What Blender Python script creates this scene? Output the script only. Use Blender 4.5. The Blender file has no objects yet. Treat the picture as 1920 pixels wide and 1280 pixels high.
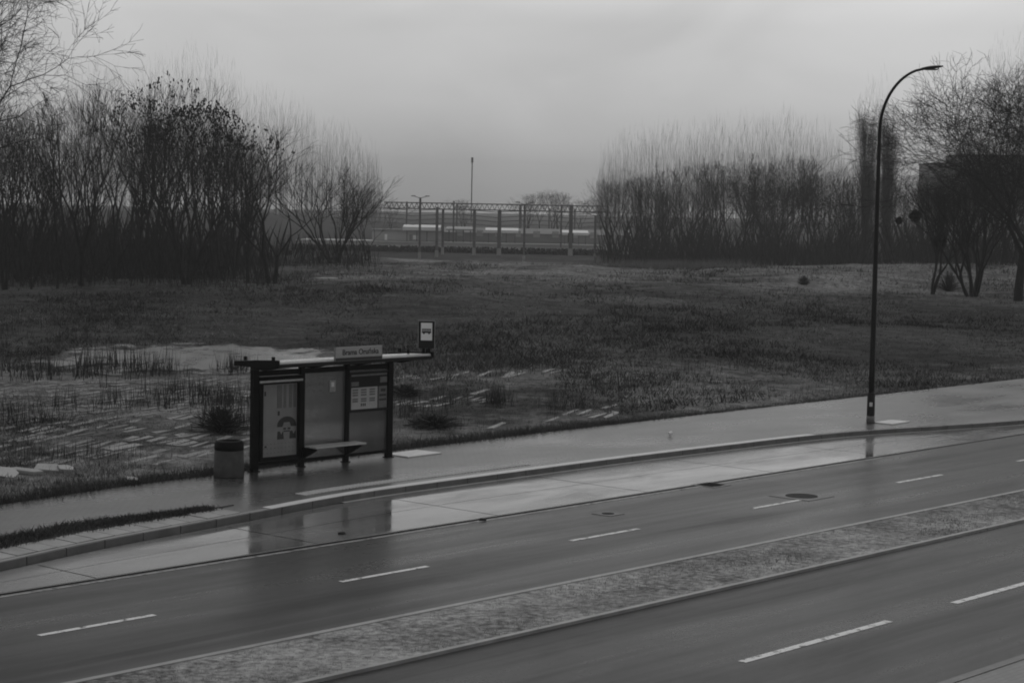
import bpy, math, random
import numpy as np
from mathutils import Vector, Matrix
from mathutils import noise as mnoise

random.seed(7)
sc = bpy.context.scene
COL = sc.collection
R = math.radians

# ------------------------------------------------------------------ camera
W, Hh, LENS = 1920.0, 1280.0, 70.0
F = LENS / 36.0 * W
CAMH = 6.3
ROLL = math.atan(63.0 / 3290.0)
PITCH = math.atan(255.0 * math.cos(ROLL) / F)
CROT = Matrix.Rotation(R(90) - PITCH, 3, 'X') @ Matrix.Rotation(ROLL, 3, 'Z')
cam_d = bpy.data.cameras.new('camera')
cam = bpy.data.objects.new('camera', cam_d)
COL.objects.link(cam)
cam.matrix_world = Matrix.Translation((0, 0, CAMH)) @ CROT.to_4x4()
cam_d.lens = LENS
cam_d.sensor_width = 36
cam_d.clip_start = 0.5
cam_d.clip_end = 6000
sc.camera = cam


def ray(px, py):
    return CROT @ Vector(((px - W / 2) / F, -(py - Hh / 2) / F, -1.0))


def at(px, py, z=0.0):
    d = ray(px, py)
    t = (z - CAMH) / d.z
    return Vector((d.x * t, d.y * t, z))


def hor(px):
    return 385.0 + (px - 960.0) * 0.01915


def xy(px, depth):
    d = ray(px, hor(px))
    return Vector((d.x / d.y * depth, depth, 0))


def ztop(px, py, depth):
    d = ray(px, py)
    return CAMH + d.z / d.y * depth


# road frame: U along the road (away, to the right), V across it (away, to the left)
_u = ray(4250, 448)
U = Vector((_u.x, _u.y, 0)).normalized()
V = Vector((-U.y, U.x, 0))
ROADROT = math.atan2(U.y, U.x)


def sw(p):
    return p.dot(U), p.dot(V)


def rp(s, w, z=0.0):
    q = U * s + V * w
    return Vector((q.x, q.y, z))


def smooth(a, b, x):
    t = min(1.0, max(0.0, (x - a) / (b - a)))
    return t * t * (3 - 2 * t)


# ------------------------------------------------------------------ helpers
def tag(o, label=None, cat=None, group=None, kind=None):
    if label: o['label'] = label
    if cat: o['category'] = cat
    if group: o['group'] = group
    if kind: o['kind'] = kind
    return o


def empty(name, loc, rz=0.0):
    o = bpy.data.objects.new(name, None)
    COL.objects.link(o)
    o.location = loc
    o.rotation_euler = (0, 0, rz)
    o.empty_display_size = 0.3
    return o


class MB:
    def __init__(self):
        self.v, self.f, self.m = [], [], []

    def face(self, pts, m=0):
        n = len(self.v)
        self.v += [tuple(p) for p in pts]
        self.f.append(tuple(range(n, n + len(pts))))
        self.m.append(m)

    def prism(self, poly, z0, z1, m=0):
        n, k = len(self.v), len(poly)
        self.v += [(p[0], p[1], z0) for p in poly] + [(p[0], p[1], z1) for p in poly]
        self.f += [tuple(range(n + k - 1, n - 1, -1)), tuple(range(n + k, n + 2 * k))]
        self.m += [m, m]
        for i in range(k):
            j = (i + 1) % k
            self.f.append((n + i, n + j, n + k + j, n + k + i))
            self.m.append(m)

    def box(self, x0, x1, y0, y1, z0, z1, m=0):
        self.prism([(x0, y0), (x1, y0), (x1, y1), (x0, y1)], z0, z1, m)

    def extr(self, poly, axis, a, b, m=0):
        """poly in the two other axes, extruded along axis (0=x,1=y)."""
        n, k = len(self.v), len(poly)
        for q in (a, b):
            for p in poly:
                self.v.append((q, p[0], p[1]) if axis == 0 else (p[0], q, p[1]))
        self.f += [tuple(range(n + k - 1, n - 1, -1)), tuple(range(n + k, n + 2 * k))]
        self.m += [m, m]
        for i in range(k):
            j = (i + 1) % k
            self.f.append((n + i, n + j, n + k + j, n + k + i))
            self.m.append(m)

    def tube(self, pts, rad, k=6, m=0, caps=True):
        pts = [Vector(p) for p in pts]
        n0 = len(self.v)
        N = len(pts)
        for i, p in enumerate(pts):
            d = (pts[min(i + 1, N - 1)] - pts[max(i - 1, 0)])
            if d.length < 1e-9: d = Vector((0, 0, 1))
            d.normalize()
            a = Vector((1, 0, 0)) if abs(d.x) < 0.8 else Vector((0, 1, 0))
            e1 = d.cross(a).normalized()
            e2 = d.cross(e1)
            r = rad[i] if isinstance(rad, (list, tuple)) else rad
            for q in range(k):
                t = 2 * math.pi * q / k
                c = p + e1 * (r * math.cos(t)) + e2 * (r * math.sin(t))
                self.v.append((c.x, c.y, c.z))
        for i in range(N - 1):
            for q in range(k):
                q2 = (q + 1) % k
                a = n0 + i * k
                self.f.append((a + q, a + q2, a + k + q2, a + k + q))
                self.m.append(m)
        if caps:
            self.f.append(tuple(range(n0 + k - 1, n0 - 1, -1)))
            self.f.append(tuple(range(n0 + (N - 1) * k, n0 + N * k)))
            self.m += [m, m]

    def lathe(self, prof, k=28, cx=0, cy=0, m=0):
        n0 = len(self.v)
        for r, z in prof:
            for q in range(k):
                t = 2 * math.pi * q / k
                self.v.append((cx + r * math.cos(t), cy + r * math.sin(t), z))
        for i in range(len(prof) - 1):
            for q in range(k):
                q2 = (q + 1) % k
                a = n0 + i * k
                self.f.append((a + q, a + q2, a + k + q2, a + k + q))
                self.m.append(m)
        self.f.append(tuple(range(n0 + k - 1, n0 - 1, -1)))
        self.f.append(tuple(range(n0 + (len(prof) - 1) * k, n0 + len(prof) * k)))
        self.m += [m, m]

    def mesh(self, name, mats):
        me = bpy.data.meshes.new(name)
        me.from_pydata(self.v, [], self.f)
        for mm in (mats if isinstance(mats, (list, tuple)) else [mats]):
            me.materials.append(mm)
        if any(self.m):
            me.polygons.foreach_set('material_index', self.m)
        me.update()
        return me

    def build(self, name, mats, parent=None, smooth_=False, bevel=0.0):
        me = self.mesh(name, mats)
        if smooth_:
            me.polygons.foreach_set('use_smooth', [True] * len(me.polygons))
        o = bpy.data.objects.new(name, me)
        COL.objects.link(o)
        if parent: o.parent = parent
        if bevel:
            b = o.modifiers.new('bevel', 'BEVEL')
            b.width = bevel
            b.segments = 2
            b.limit_method = 'ANGLE'
        return o


def tri_mesh(name, verts, faces, mat):
    """fast mesh from numpy triangles"""
    me = bpy.data.meshes.new(name)
    nv, nf = len(verts), len(faces)
    me.vertices.add(nv)
    me.vertices.foreach_set('co', np.asarray(verts, np.float32).ravel())
    me.loops.add(nf * 3)
    me.loops.foreach_set('vertex_index', np.asarray(faces, np.int32).ravel())
    me.polygons.add(nf)
    me.polygons.foreach_set('loop_start', np.arange(0, nf * 3, 3, dtype=np.int32))
    me.polygons.foreach_set('loop_total', np.full(nf, 3, np.int32))
    me.update(calc_edges=True)
    me.materials.append(mat)
    o = bpy.data.objects.new(name, me)
    COL.objects.link(o)
    return o


# ------------------------------------------------------------------ materials
class NT:
    def __init__(self, name):
        self.mat = bpy.data.materials.new(name)
        self.mat.use_nodes = True
        self.t = self.mat.node_tree
        self.t.nodes.clear()
        self.out = self.t.nodes.new('ShaderNodeOutputMaterial')
        self.geo = None

    def n(self, typ, **kw):
        o = self.t.nodes.new(typ)
        for k, v in kw.items():
            if k in o.inputs: o.inputs[k].default_value = v
            else: setattr(o, k, v)
        return o

    def l(self, a, b):
        self.t.links.new(a, b)

    def pos(self, scale=(1, 1, 1), rot=0.0, local=False):
        if local:
            src = self.n('ShaderNodeTexCoord').outputs['Object']
        else:
            src = self.n('ShaderNodeNewGeometry').outputs['Position']
        r = self.n('ShaderNodeMapping')
        r.inputs['Rotation'].default_value = (0, 0, -rot)
        self.l(src, r.inputs['Vector'])
        s = self.n('ShaderNodeMapping')
        s.inputs['Scale'].default_value = scale
        self.l(r.outputs[0], s.inputs['Vector'])
        return s.outputs[0]

    def noise(self, vec, scale, detail=4, rough=0.55, dist=0.0):
        t = self.n('ShaderNodeTexNoise')
        t.inputs['Scale'].default_value = scale
        t.inputs['Detail'].default_value = detail
        t.inputs['Roughness'].default_value = rough
        t.inputs['Distortion'].default_value = dist
        self.l(vec, t.inputs['Vector'])
        return t.outputs['Fac']

    def rng(self, val, a, b, c, d):
        m = self.n('ShaderNodeMapRange')
        m.inputs[1].default_value = a
        m.inputs[2].default_value = b
        m.inputs[3].default_value = c
        m.inputs[4].default_value = d
        self.l(val, m.inputs[0])
        return m.outputs[0]

    def math(self, op, a, b):
        m = self.n('ShaderNodeMath', operation=op)
        for i, x in enumerate((a, b)):
            if isinstance(x, (int, float)): m.inputs[i].default_value = x
            else: self.l(x, m.inputs[i])
        return m.outputs[0]

    def mix(self, fac, a, b):
        m = self.n('ShaderNodeMix')
        for i, x in ((0, fac), (2, a), (3, b)):
            if isinstance(x, (int, float)): m.inputs[i].default_value = x
            else: self.l(x, m.inputs[i])
        return m.outputs[0]

    def principled(self, color, rough, bump=None, bstr=0.2, bdist=0.02, metal=0.0, spec=0.5):
        p = self.n('ShaderNodeBsdfPrincipled')
        if isinstance(color, (int, float)):
            p.inputs['Base Color'].default_value = (color, color, color, 1)
        else:
            self.l(color, p.inputs['Base Color'])
        if isinstance(rough, (int, float)): p.inputs['Roughness'].default_value = rough
        else: self.l(rough, p.inputs['Roughness'])
        p.inputs['Metallic'].default_value = metal
        if isinstance(spec, (int, float)): p.inputs['Specular IOR Level'].default_value = spec
        else: self.l(spec, p.inputs['Specular IOR Level'])
        if bump is not None:
            b = self.n('ShaderNodeBump')
            b.inputs['Strength'].default_value = bstr
            b.inputs['Distance'].default_value = bdist
            self.l(bump, b.inputs['Height'])
            self.l(b.outputs[0], p.inputs['Normal'])
        self.l(p.outputs[0], self.out.inputs['Surface'])
        return p


def simple(name, c0, c1, rough=0.6, scale=3.0, metal=0.0, spec=0.5, local=True, rough2=None, bump=0.0):
    t = NT(name)
    v = t.pos(local=local)
    nz = t.noise(v, scale, 5, 0.6)
    col = t.rng(nz, 0.3, 0.7, c0, c1)
    ro = rough if rough2 is None else t.rng(nz, 0.3, 0.7, rough, rough2)
    t.principled(col, ro, nz if bump else None, bump, 0.02, metal, spec)
    return t.mat


def m_asphalt(name, c0, c1, r0, r1, bump=0.25, spec=0.5):
    t = NT(name)
    long_ = t.noise(t.pos((0.03, 1.1, 1), ROADROT), 1.0, 4, 0.6, 0.4)     # wheel tracks
    blot = t.noise(t.pos((0.16, 0.5, 1), ROADROT), 0.8, 6, 0.65, 0.6)
    fine = t.noise(t.pos(), 30.0, 3, 0.7)
    grit = t.noise(t.pos(), 9.0, 5, 0.75)
    mixv = t.math('ADD', t.math('MULTIPLY', long_, 0.55), t.math('MULTIPLY', blot, 0.45))
    colr = t.math('ADD', t.rng(mixv, 0.38, 0.62, c0, c1), t.rng(grit, 0.3, 0.7, -0.018, 0.024))
    ro = t.math('ADD', t.rng(mixv, 0.38, 0.62, r0, r1), t.rng(grit, 0.3, 0.7, -0.04, 0.04))
    sp = t.rng(mixv, 0.38, 0.62, spec * 1.5, spec * 0.6)
    t.principled(colr, ro, fine, bump, 0.006, 0.0, sp)
    return t.mat


M = {}
M['asphalt'] = m_asphalt('wet asphalt', 0.026, 0.012, 0.26, 0.40, 0.15, 0.32)
M['asphalt2'] = m_asphalt('wet dark asphalt', 0.026, 0.012, 0.24, 0.40, 0.15, 0.24)


def m_bay():
    t = NT('wet bay concrete')
    big = t.noise(t.pos((0.12, 0.5, 1), ROADROT), 1.0, 5, 0.6, 0.4)
    fine = t.noise(t.pos(), 14.0, 4, 0.7)
    col = t.math('ADD', t.rng(big, 0.35, 0.65, 0.15, 0.24), t.rng(fine, 0.3, 0.7, -0.015, 0.015))
    med = t.noise(t.pos((0.4, 1.1, 1), ROADROT), 1.0, 5, 0.65, 0.5)
    ro = t.math('ADD', t.rng(big, 0.36, 0.64, 0.05, 0.20), t.rng(med, 0.35, 0.65, -0.03, 0.09))
    t.principled(col, ro, med, 0.06, 0.01, 0, t.rng(med, 0.35, 0.65, 0.9, 0.5))
    return t.mat


M['bay'] = m_bay()


def m_pave():
    t = NT('wet pavement blocks')
    br = t.n('ShaderNodeTexBrick')
    br.inputs['Scale'].default_value = 1.0
    br.inputs['Color1'].default_value = (0.12, 0.12, 0.12, 1)
    br.inputs['Color2'].default_value = (0.15, 0.15, 0.15, 1)
    br.inputs['Mortar'].default_value = (0.05, 0.05, 0.05, 1)
    br.inputs['Brick Width'].default_value = 0.2
    br.inputs['Row Height'].default_value = 0.1
    br.inputs['Mortar Size'].default_value = 0.008
    t.l(t.pos((1, 1, 1), ROADROT), br.inputs['Vector'])
    big = t.noise(t.pos((0.3, 0.7, 1), ROADROT), 0.7, 5, 0.6)
    bw = t.n('ShaderNodeRGBToBW')
    t.l(br.outputs['Color'], bw.inputs[0])
    col = t.math('MULTIPLY', bw.outputs[0], t.rng(big, 0.3, 0.7, 0.75, 1.15))
    t.principled(col, t.rng(big, 0.34, 0.66, 0.22, 0.38), t.noise(t.pos(), 18.0, 3, 0.7), 0.2, 0.005, 0, 0.85)
    return t.mat


M['pave'] = m_pave()
M['kerb'] = simple('kerb concrete', 0.26, 0.36, 0.5, 2.5, local=False, bump=0.1)
M['kerb_dark'] = simple('dark kerb concrete', 0.10, 0.17, 0.5, 2.5, local=False, bump=0.1)
M['slab'] = simple('pale slab concrete', 0.26, 0.42, 0.4, 1.7, local=False, bump=0.1)
M['oldslab'] = simple('weathered slab concrete', 0.09, 0.30, 0.5, 0.8, local=False, bump=0.1)
def m_worn(name, col, amt):
    t = NT(name)
    p = t.n('ShaderNodeBsdfPrincipled')
    nz = t.noise(t.pos(), 5.0, 6, 0.75)
    c = t.mix(t.rng(nz, 0.62 - amt, 0.72 - amt, 1.0, 0.0), 0.035, col)
    t.principled(c, 0.4, None, spec=0.3)
    return t.mat


M['oldslab_pale'] = simple('pale weathered slab', 0.10, 0.40, 0.5, 0.9, local=False, bump=0.1)
M['edge'] = m_worn('worn edge line', 0.30, 0.12)
M['paint'] = simple('pale paint', 0.55, 0.75, 0.5, 6.0, local=False)
M['roadpaint'] = m_worn('worn road paint', 0.85, 0.10)
M['pale'] = simple('pale concrete', 0.6, 0.75, 0.45, 4.0, bump=0.05)


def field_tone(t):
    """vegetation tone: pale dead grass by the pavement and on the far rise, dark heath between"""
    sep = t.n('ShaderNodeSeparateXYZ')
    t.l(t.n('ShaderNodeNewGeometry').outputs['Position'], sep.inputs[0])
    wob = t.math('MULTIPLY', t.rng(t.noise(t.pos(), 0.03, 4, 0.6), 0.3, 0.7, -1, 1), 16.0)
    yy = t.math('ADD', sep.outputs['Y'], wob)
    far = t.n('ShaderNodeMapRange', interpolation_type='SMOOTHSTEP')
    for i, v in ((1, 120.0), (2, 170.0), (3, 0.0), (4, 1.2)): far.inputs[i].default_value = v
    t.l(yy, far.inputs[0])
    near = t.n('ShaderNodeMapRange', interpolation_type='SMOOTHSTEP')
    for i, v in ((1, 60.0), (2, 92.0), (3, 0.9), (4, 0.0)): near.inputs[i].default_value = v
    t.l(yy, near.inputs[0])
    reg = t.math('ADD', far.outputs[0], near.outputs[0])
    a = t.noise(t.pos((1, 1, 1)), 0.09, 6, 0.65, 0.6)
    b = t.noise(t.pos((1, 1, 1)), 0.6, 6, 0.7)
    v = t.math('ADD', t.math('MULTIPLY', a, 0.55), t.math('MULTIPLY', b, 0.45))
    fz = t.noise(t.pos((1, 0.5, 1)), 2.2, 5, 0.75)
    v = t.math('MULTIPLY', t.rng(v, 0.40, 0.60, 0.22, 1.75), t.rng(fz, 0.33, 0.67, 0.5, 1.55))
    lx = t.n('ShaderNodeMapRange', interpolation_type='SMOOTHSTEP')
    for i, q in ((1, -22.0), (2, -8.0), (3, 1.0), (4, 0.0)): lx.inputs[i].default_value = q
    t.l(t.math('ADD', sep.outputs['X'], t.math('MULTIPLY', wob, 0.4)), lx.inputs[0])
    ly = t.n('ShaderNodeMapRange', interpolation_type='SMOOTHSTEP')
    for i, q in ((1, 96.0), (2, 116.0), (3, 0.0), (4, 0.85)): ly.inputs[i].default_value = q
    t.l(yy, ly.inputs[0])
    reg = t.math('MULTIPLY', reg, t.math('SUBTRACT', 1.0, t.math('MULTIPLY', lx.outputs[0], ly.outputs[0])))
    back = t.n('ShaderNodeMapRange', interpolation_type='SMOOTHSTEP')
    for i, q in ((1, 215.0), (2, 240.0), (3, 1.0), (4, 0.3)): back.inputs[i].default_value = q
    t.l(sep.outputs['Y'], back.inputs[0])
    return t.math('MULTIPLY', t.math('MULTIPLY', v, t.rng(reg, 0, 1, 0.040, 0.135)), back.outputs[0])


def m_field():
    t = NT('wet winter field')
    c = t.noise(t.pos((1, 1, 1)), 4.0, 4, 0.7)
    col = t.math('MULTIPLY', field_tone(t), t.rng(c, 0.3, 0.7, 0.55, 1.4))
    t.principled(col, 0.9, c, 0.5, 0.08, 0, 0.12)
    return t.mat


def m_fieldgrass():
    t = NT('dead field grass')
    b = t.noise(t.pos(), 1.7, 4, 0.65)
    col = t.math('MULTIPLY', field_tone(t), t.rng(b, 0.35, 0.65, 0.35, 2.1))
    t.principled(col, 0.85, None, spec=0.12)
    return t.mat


def m_grass(name, c0, c1):
    t = NT(name)
    a = t.noise(t.pos(), 0.12, 4, 0.6)
    b = t.noise(t.pos(), 1.7, 4, 0.65)
    v = t.math('ADD', t.math('MULTIPLY', a, 0.5), t.math('MULTIPLY', b, 0.5))
    t.principled(t.rng(v, 0.36, 0.64, c0, c1), 0.8, None, spec=0.2)
    return t.mat


def m_median():
    t = NT('trodden median turf')
    b = t.noise(t.pos((1, 1, 1)), 0.5, 5, 0.65)
    c = t.noise(t.pos((1, 1, 1)), 7.0, 4, 0.75)
    a_ = t.noise(t.pos((0.5, 1, 1), ROADROT), 0.6, 5, 0.7, 0.8)
    e = t.math('ADD', t.math('MULTIPLY', b, 0.4), t.math('MULTIPLY', c, 0.6))
    t.principled(t.math('MULTIPLY', t.rng(e, 0.38, 0.62, 0.06, 0.46), t.rng(a_, 0.36, 0.64, 0.75, 1.3)), 0.8, c, 0.6, 0.05, 0, 0.2)
    return t.mat


M['field'] = m_field()
M['grass'] = m_fieldgrass()
M['reed'] = m_grass('dry reeds', 0.10, 0.30)
M['weed'] = m_grass('dead weeds', 0.02, 0.06)
M['verge'] = m_grass('verge grass', 0.03, 0.12)
M['median_grass'] = m_grass('median grass', 0.10, 0.42)
M['median'] = m_median()
M['bark'] = simple('wet dark bark', 0.014, 0.03, 0.8, 2.0, spec=0.2, local=False)
M['twig'] = simple('wet twigs', 0.018, 0.035, 0.85, 2.0, spec=0.15, local=False)
M['hazytwig'] = simple('haze-toned twigs', 0.08, 0.12, 0.85, 2.0, spec=0.15, local=False)  # paleness of distance haze painted into the twig colour
M['water'] = simple('slushy flood water', 0.14, 0.26, 0.22, 0.35, local=False, rough2=0.42)
M['black'] = simple('black painted steel', 0.004, 0.008, 0.55, 4.0, spec=0.12)
M['dark'] = simple('dark grey steel', 0.014, 0.022, 0.5, 4.0, spec=0.2)
M['steel'] = simple('grey galvanised steel', 0.16, 0.26, 0.4, 4.0, metal=0.3)
M['lamp'] = simple('lamp pole paint', 0.012, 0.02, 0.5, 1.5, spec=0.25)
M['white'] = simple('white sign face', 0.85, 0.9, 0.4, 5.0)
M['grey_sign'] = simple('grey sign face', 0.36, 0.44, 0.4, 5.0)
M['roof'] = simple('wet pale roof sheet', 0.6, 0.75, 0.2, 2.2, rough2=0.35)
M['poster'] = simple('poster paper', 0.24, 0.34, 0.35, 1.6)
M['poster_mid'] = simple('poster mid grey', 0.15, 0.20, 0.35, 3)
M['ink'] = simple('poster ink', 0.02, 0.035, 0.35, 3)
M['paper'] = simple('timetable paper', 0.45, 0.55, 0.35, 2.5)
M['ink_grey'] = simple('timetable print', 0.14, 0.2, 0.4, 9)
M['bench'] = simple('pale bench slats', 0.5, 0.7, 0.35, 9.0, bump=0.1)
M['bin'] = simple('bin concrete', 0.045, 0.085, 0.7, 5.0, bump=0.2)
M['hole'] = simple('dark drain iron', 0.018, 0.04, 0.7, 12.0, spec=0.08)
M['mistle'] = simple('mistletoe', 0.012, 0.025, 0.8, 6.0)
M['far_wall'] = simple('far render', 0.36, 0.44, 0.7, 0.2, local=False)
M['far_dark'] = simple('far dark brick', 0.2, 0.26, 0.8, 0.2, local=False)  # brick tone lightened so far walls carry painted haze
M['far_pale'] = simple('far white fascia', 0.8, 0.9, 0.5, 0.2, local=False)
M['far_slab'] = simple('platform concrete', 0.5, 0.62, 0.6, 0.3, local=False)
M['mast'] = simple('mast steel', 0.12, 0.18, 0.6, 0.5, local=False)  # steel lightened, distance haze put into its colour
M['mast_foot'] = simple('mast footing', 0.3, 0.42, 0.7, 0.5, local=False)
M['window'] = simple('dull window glass', 0.03, 0.05, 0.15, 1.0)


def m_glass():
    t = NT('dirty shelter glass')
    tr = t.n('ShaderNodeBsdfTransparent')
    tr.inputs[0].default_value = (0.8, 0.8, 0.8, 1)
    df = t.n('ShaderNodeBsdfDiffuse')
    nz = t.math('ADD', t.math('MULTIPLY', t.noise(t.pos((5, 5, .5), local=True), 1.2, 5, 0.65), .5), t.math('MULTIPLY', t.noise(t.pos(local=True), 1.3, 6, 0.7), .5))
    c = t.rng(nz, 0.35, 0.65, 0.22, 0.36)
    t.l(c, df.inputs[0])
    gl = t.n('ShaderNodeBsdfGlossy')
    gl.inputs['Roughness'].default_value = 0.08
    gl.inputs[0].default_value = (0.9, 0.9, 0.9, 1)
    m1 = t.n('ShaderNodeMixShader')
    t.l(t.rng(nz, 0.38, 0.62, 0.06, 0.36), m1.inputs[0])
    t.l(tr.outputs[0], m1.inputs[1])
    t.l(df.outputs[0], m1.inputs[2])
    fr = t.n('ShaderNodeFresnel', IOR=1.5)
    m2 = t.n('ShaderNodeMixShader')
    t.l(fr.outputs[0], m2.inputs[0])
    t.l(m1.outputs[0], m2.inputs[1])
    t.l(gl.outputs[0], m2.inputs[2])
    t.l(m2.outputs[0], t.out.inputs['Surface'])
    return t.mat


M['glass'] = m_glass()

# ------------------------------------------------------------------ road layout (metres across the road, from pixel samples)
def wline(px, py, z=0.0): return sw(at(px, py, z))[1]


PZ = 0.13                                   # kerb and pavement level
W_DASH = wline(915, 1041)                   # dash line of the far carriageway
W_BAYEDGE = wline(960, 965)
W_MED1 = wline(960, 1115)                   # median, far edge
W_MED0 = wline(1260, 1128)                  # median, near edge
W_NDASH = wline(1527, 1202.5)
W_NEAR = wline(1860, 1262)
W_PAVE = wline(1055, 806, PZ)               # back edge of the pavement
LANE = W_BAYEDGE - W_DASH
print('lines', [round(x, 2) for x in (W_NEAR, W_NDASH, W_MED0, W_MED1, W_DASH, W_BAYEDGE, W_PAVE)])

KPX = [(-420, 1136), (-200, 1095), (0, 1056), (99, 1030), (230, 1005), (464, 963), (600, 936), (680, 922), (999, 880), (1197, 854), (1400, 830),
       (1516, 816), (1630, 806), (1780, 797), (1920, 788)]
KERB = [sw(at(a, b, PZ)) for a, b in KPX]
s_end, w_end = KERB[-1]
for ds, dw in ((8, -0.75), (16, -1.6)):
    KERB.append((s_end + ds, max(W_BAYEDGE + 0.02, w_end + dw)))
KERB.append((s_end + 30, W_BAYEDGE + 0.02)); KERB.append((900, W_BAYEDGE + 0.02))
KERB.insert(0, (KERB[0][0] - 8, W_BAYEDGE + 0.02)); KERB.insert(0, (-300, W_BAYEDGE + 0.02))
KERB = [(s, max(w, W_BAYEDGE + 0.02)) for s, w in KERB]


def kw(s):
    for (a, b), (c, d) in zip(KERB, KERB[1:]):
        if a <= s <= c:
            return b + (d - b) * (s - a) / (c - a)
    return KERB[-1][1]


# smoothed, densely sampled kerb
SS = [-300, -100] + [x * 1.0 for x in range(-10, 160)] + [200, 400, 900]
KS = []
for s in SS:
    ws = [kw(s + d) for d in (-1.5, -0.75, 0, 0.75, 1.5)]
    KS.append((s, sum(ws) / 5))


def kws(s):
    return sum(kw(s + d) for d in (-1.5, -0.75, 0, 0.75, 1.5)) / 5


PPX = [(-420, 1010), (-200, 977), (0, 946), (232, 911), (400, 890), (560, 868), (734, 845)]
PB = [sw(at(a, b, PZ)) for a, b in PPX]
PB = [(-300, PB[0][1])] + PB + [(PB[-1][0] + 6, W_PAVE), (900, W_PAVE)]


def pbw(s):
    for (a, b), (c, d) in zip(PB, PB[1:]):
        if a <= s <= c:
            return b + (d - b) * (s - a) / (c - a)
    return W_PAVE


# ------------------------------------------------------------------ terrain
_ph = [(random.uniform(0, 6.28), random.uniform(0, 6.28)) for _ in range(12)]


def bumps(x, y):
    z = 0.0
    for i, (a, b) in enumerate(_ph):
        k = 0.035 * 1.45 ** i
        th = i * 2.4
        z += math.sin((x * math.cos(th) + y * math.sin(th)) * k * 2 + a) * 0.16 / (1.33 ** i)
    return z


PUD_C = at(375, 668, 0.1)


def Hgt(x, y):
    p = Vector((x, y, 0))
    s, w = sw(p)
    e = pbw(max(-290, min(890, s)))
    if w < e + 0.02:
        return -0.12 if w < e - 0.25 else 0.05
    z = PZ - 0.03
    g = smooth(0.3, 9, w - e)
    amp = 0.55 + 0.8 * smooth(70, 170, y)
    z += g * (bumps(x, y) * amp - 0.05)
    z += 0.40 * smooth(70, 185, y)
    # raised mound on the right
    z += 0.75 * smooth(10, 40, x) * smooth(150, 195, y)
    # flat basin round the flood water
    dx, dy = (x - PUD_C.x) / 7.5, (y - PUD_C.y) / 9.5
    q = smooth(0.75, 1.3, math.sqrt(dx * dx + dy * dy))
    z = z * q + 0.02 * (1 - q)
    t = smooth(200, 262, y)
    z = z * (1 - t) - 1.8 * t - (0.3 if y > 560 else 0)
    return z


xs = sorted(set(list(np.arange(-36, 62, 0.7).round(3)) + [-1500, -1100, -800, -500, -350, -250, -180, -140, -110, -90, -75, -62, -52, -44]
                + [68, 76, 86, 100, 120, 150, 190, 250, 350, 500, 800, 1100, 1500]))
ys = sorted(set([-300, -150, -60, -20, 0, 10, 18] + list(np.arange(24, 130, 0.7).round(3)) + list(np.arange(131, 270, 2.2).round(3))
                + [280, 300, 330, 380, 450, 600, 800, 1100, 1500, 2000]))
gv = [(x, y, Hgt(x, y)) for y in ys for x in xs]
nx = len(xs)
gf = [(j * nx + i, j * nx + i + 1, (j + 1) * nx + i + 1, (j + 1) * nx + i) for j in range(len(ys) - 1) for i in range(nx - 1)]
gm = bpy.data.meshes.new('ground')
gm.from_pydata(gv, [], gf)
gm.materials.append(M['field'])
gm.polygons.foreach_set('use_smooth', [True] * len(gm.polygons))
ground = bpy.data.objects.new('ground', gm)
COL.objects.link(ground)
tag(ground, kind='structure')


def strip(name, w0, w1, z, mat, s0=-300, s1=900, step=None):
    b = MB()
    b.face([rp(s0, w0, z), rp(s1, w0, z), rp(s1, w1, z), rp(s0, w1, z)])
    return tag(b.build(name, mat), kind='structure')


strip('road', W_MED1, W_BAYEDGE, 0.0, M['asphalt'])
strip('near_road', W_NEAR, W_MED0, 0.0, M['asphalt2'])
# near pavement by the camera
b = MB(); b.prism([rp(-300, W_NEAR - 3.2), rp(900, W_NEAR - 3.2), rp(900, W_NEAR - 0.15), rp(-300, W_NEAR - 0.15)], -0.1, 0.12)
tag(b.build('near_pavement', M['pave']), kind='structure')
b = MB(); b.prism([rp(-300, W_NEAR - 0.148), rp(900, W_NEAR - 0.148), rp(900, W_NEAR), rp(-300, W_NEAR)], -0.1, 0.13)
tag(b.build('near_kerb', M['kerb_dark']), kind='structure')


def ribbon(name, fa, fb, z0, z1, mat, s0, s1, step=1.0):
    b = MB()
    n = max(1, int((s1 - s0) / step))
    q = [s0 + (s1 - s0) * i / n for i in range(n + 1)]
    pa = [rp(s, fa(s)) for s in q]
    pb = [rp(s, fb(s)) for s in q]
    for i in range(n):
        A, B, C, D = pa[i], pa[i + 1], pb[i + 1], pb[i]
        up = lambda p, z: Vector((p.x, p.y, z))
        b.face([up(A, z1), up(B, z1), up(C, z1), up(D, z1)])
        if z0 < z1:
            b.face([up(A, z0), up(B, z0), up(B, z1), up(A, z1)])
            b.face([up(C, z0), up(D, z0), up(D, z1), up(C, z1)])
    if z0 < z1:
        b.face([Vector((p.x, p.y, z)) for p, z in ((pa[0], z0), (pa[0], z1), (pb[0], z1), (pb[0], z0))])
        b.face([Vector((p.x, p.y, z)) for p, z in ((pa[-1], z0), (pb[-1], z0), (pb[-1], z1), (pa[-1], z1))])
    return tag(b.build(name, mat), kind='structure')


S0, S1 = -12.0, 150.0
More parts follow.
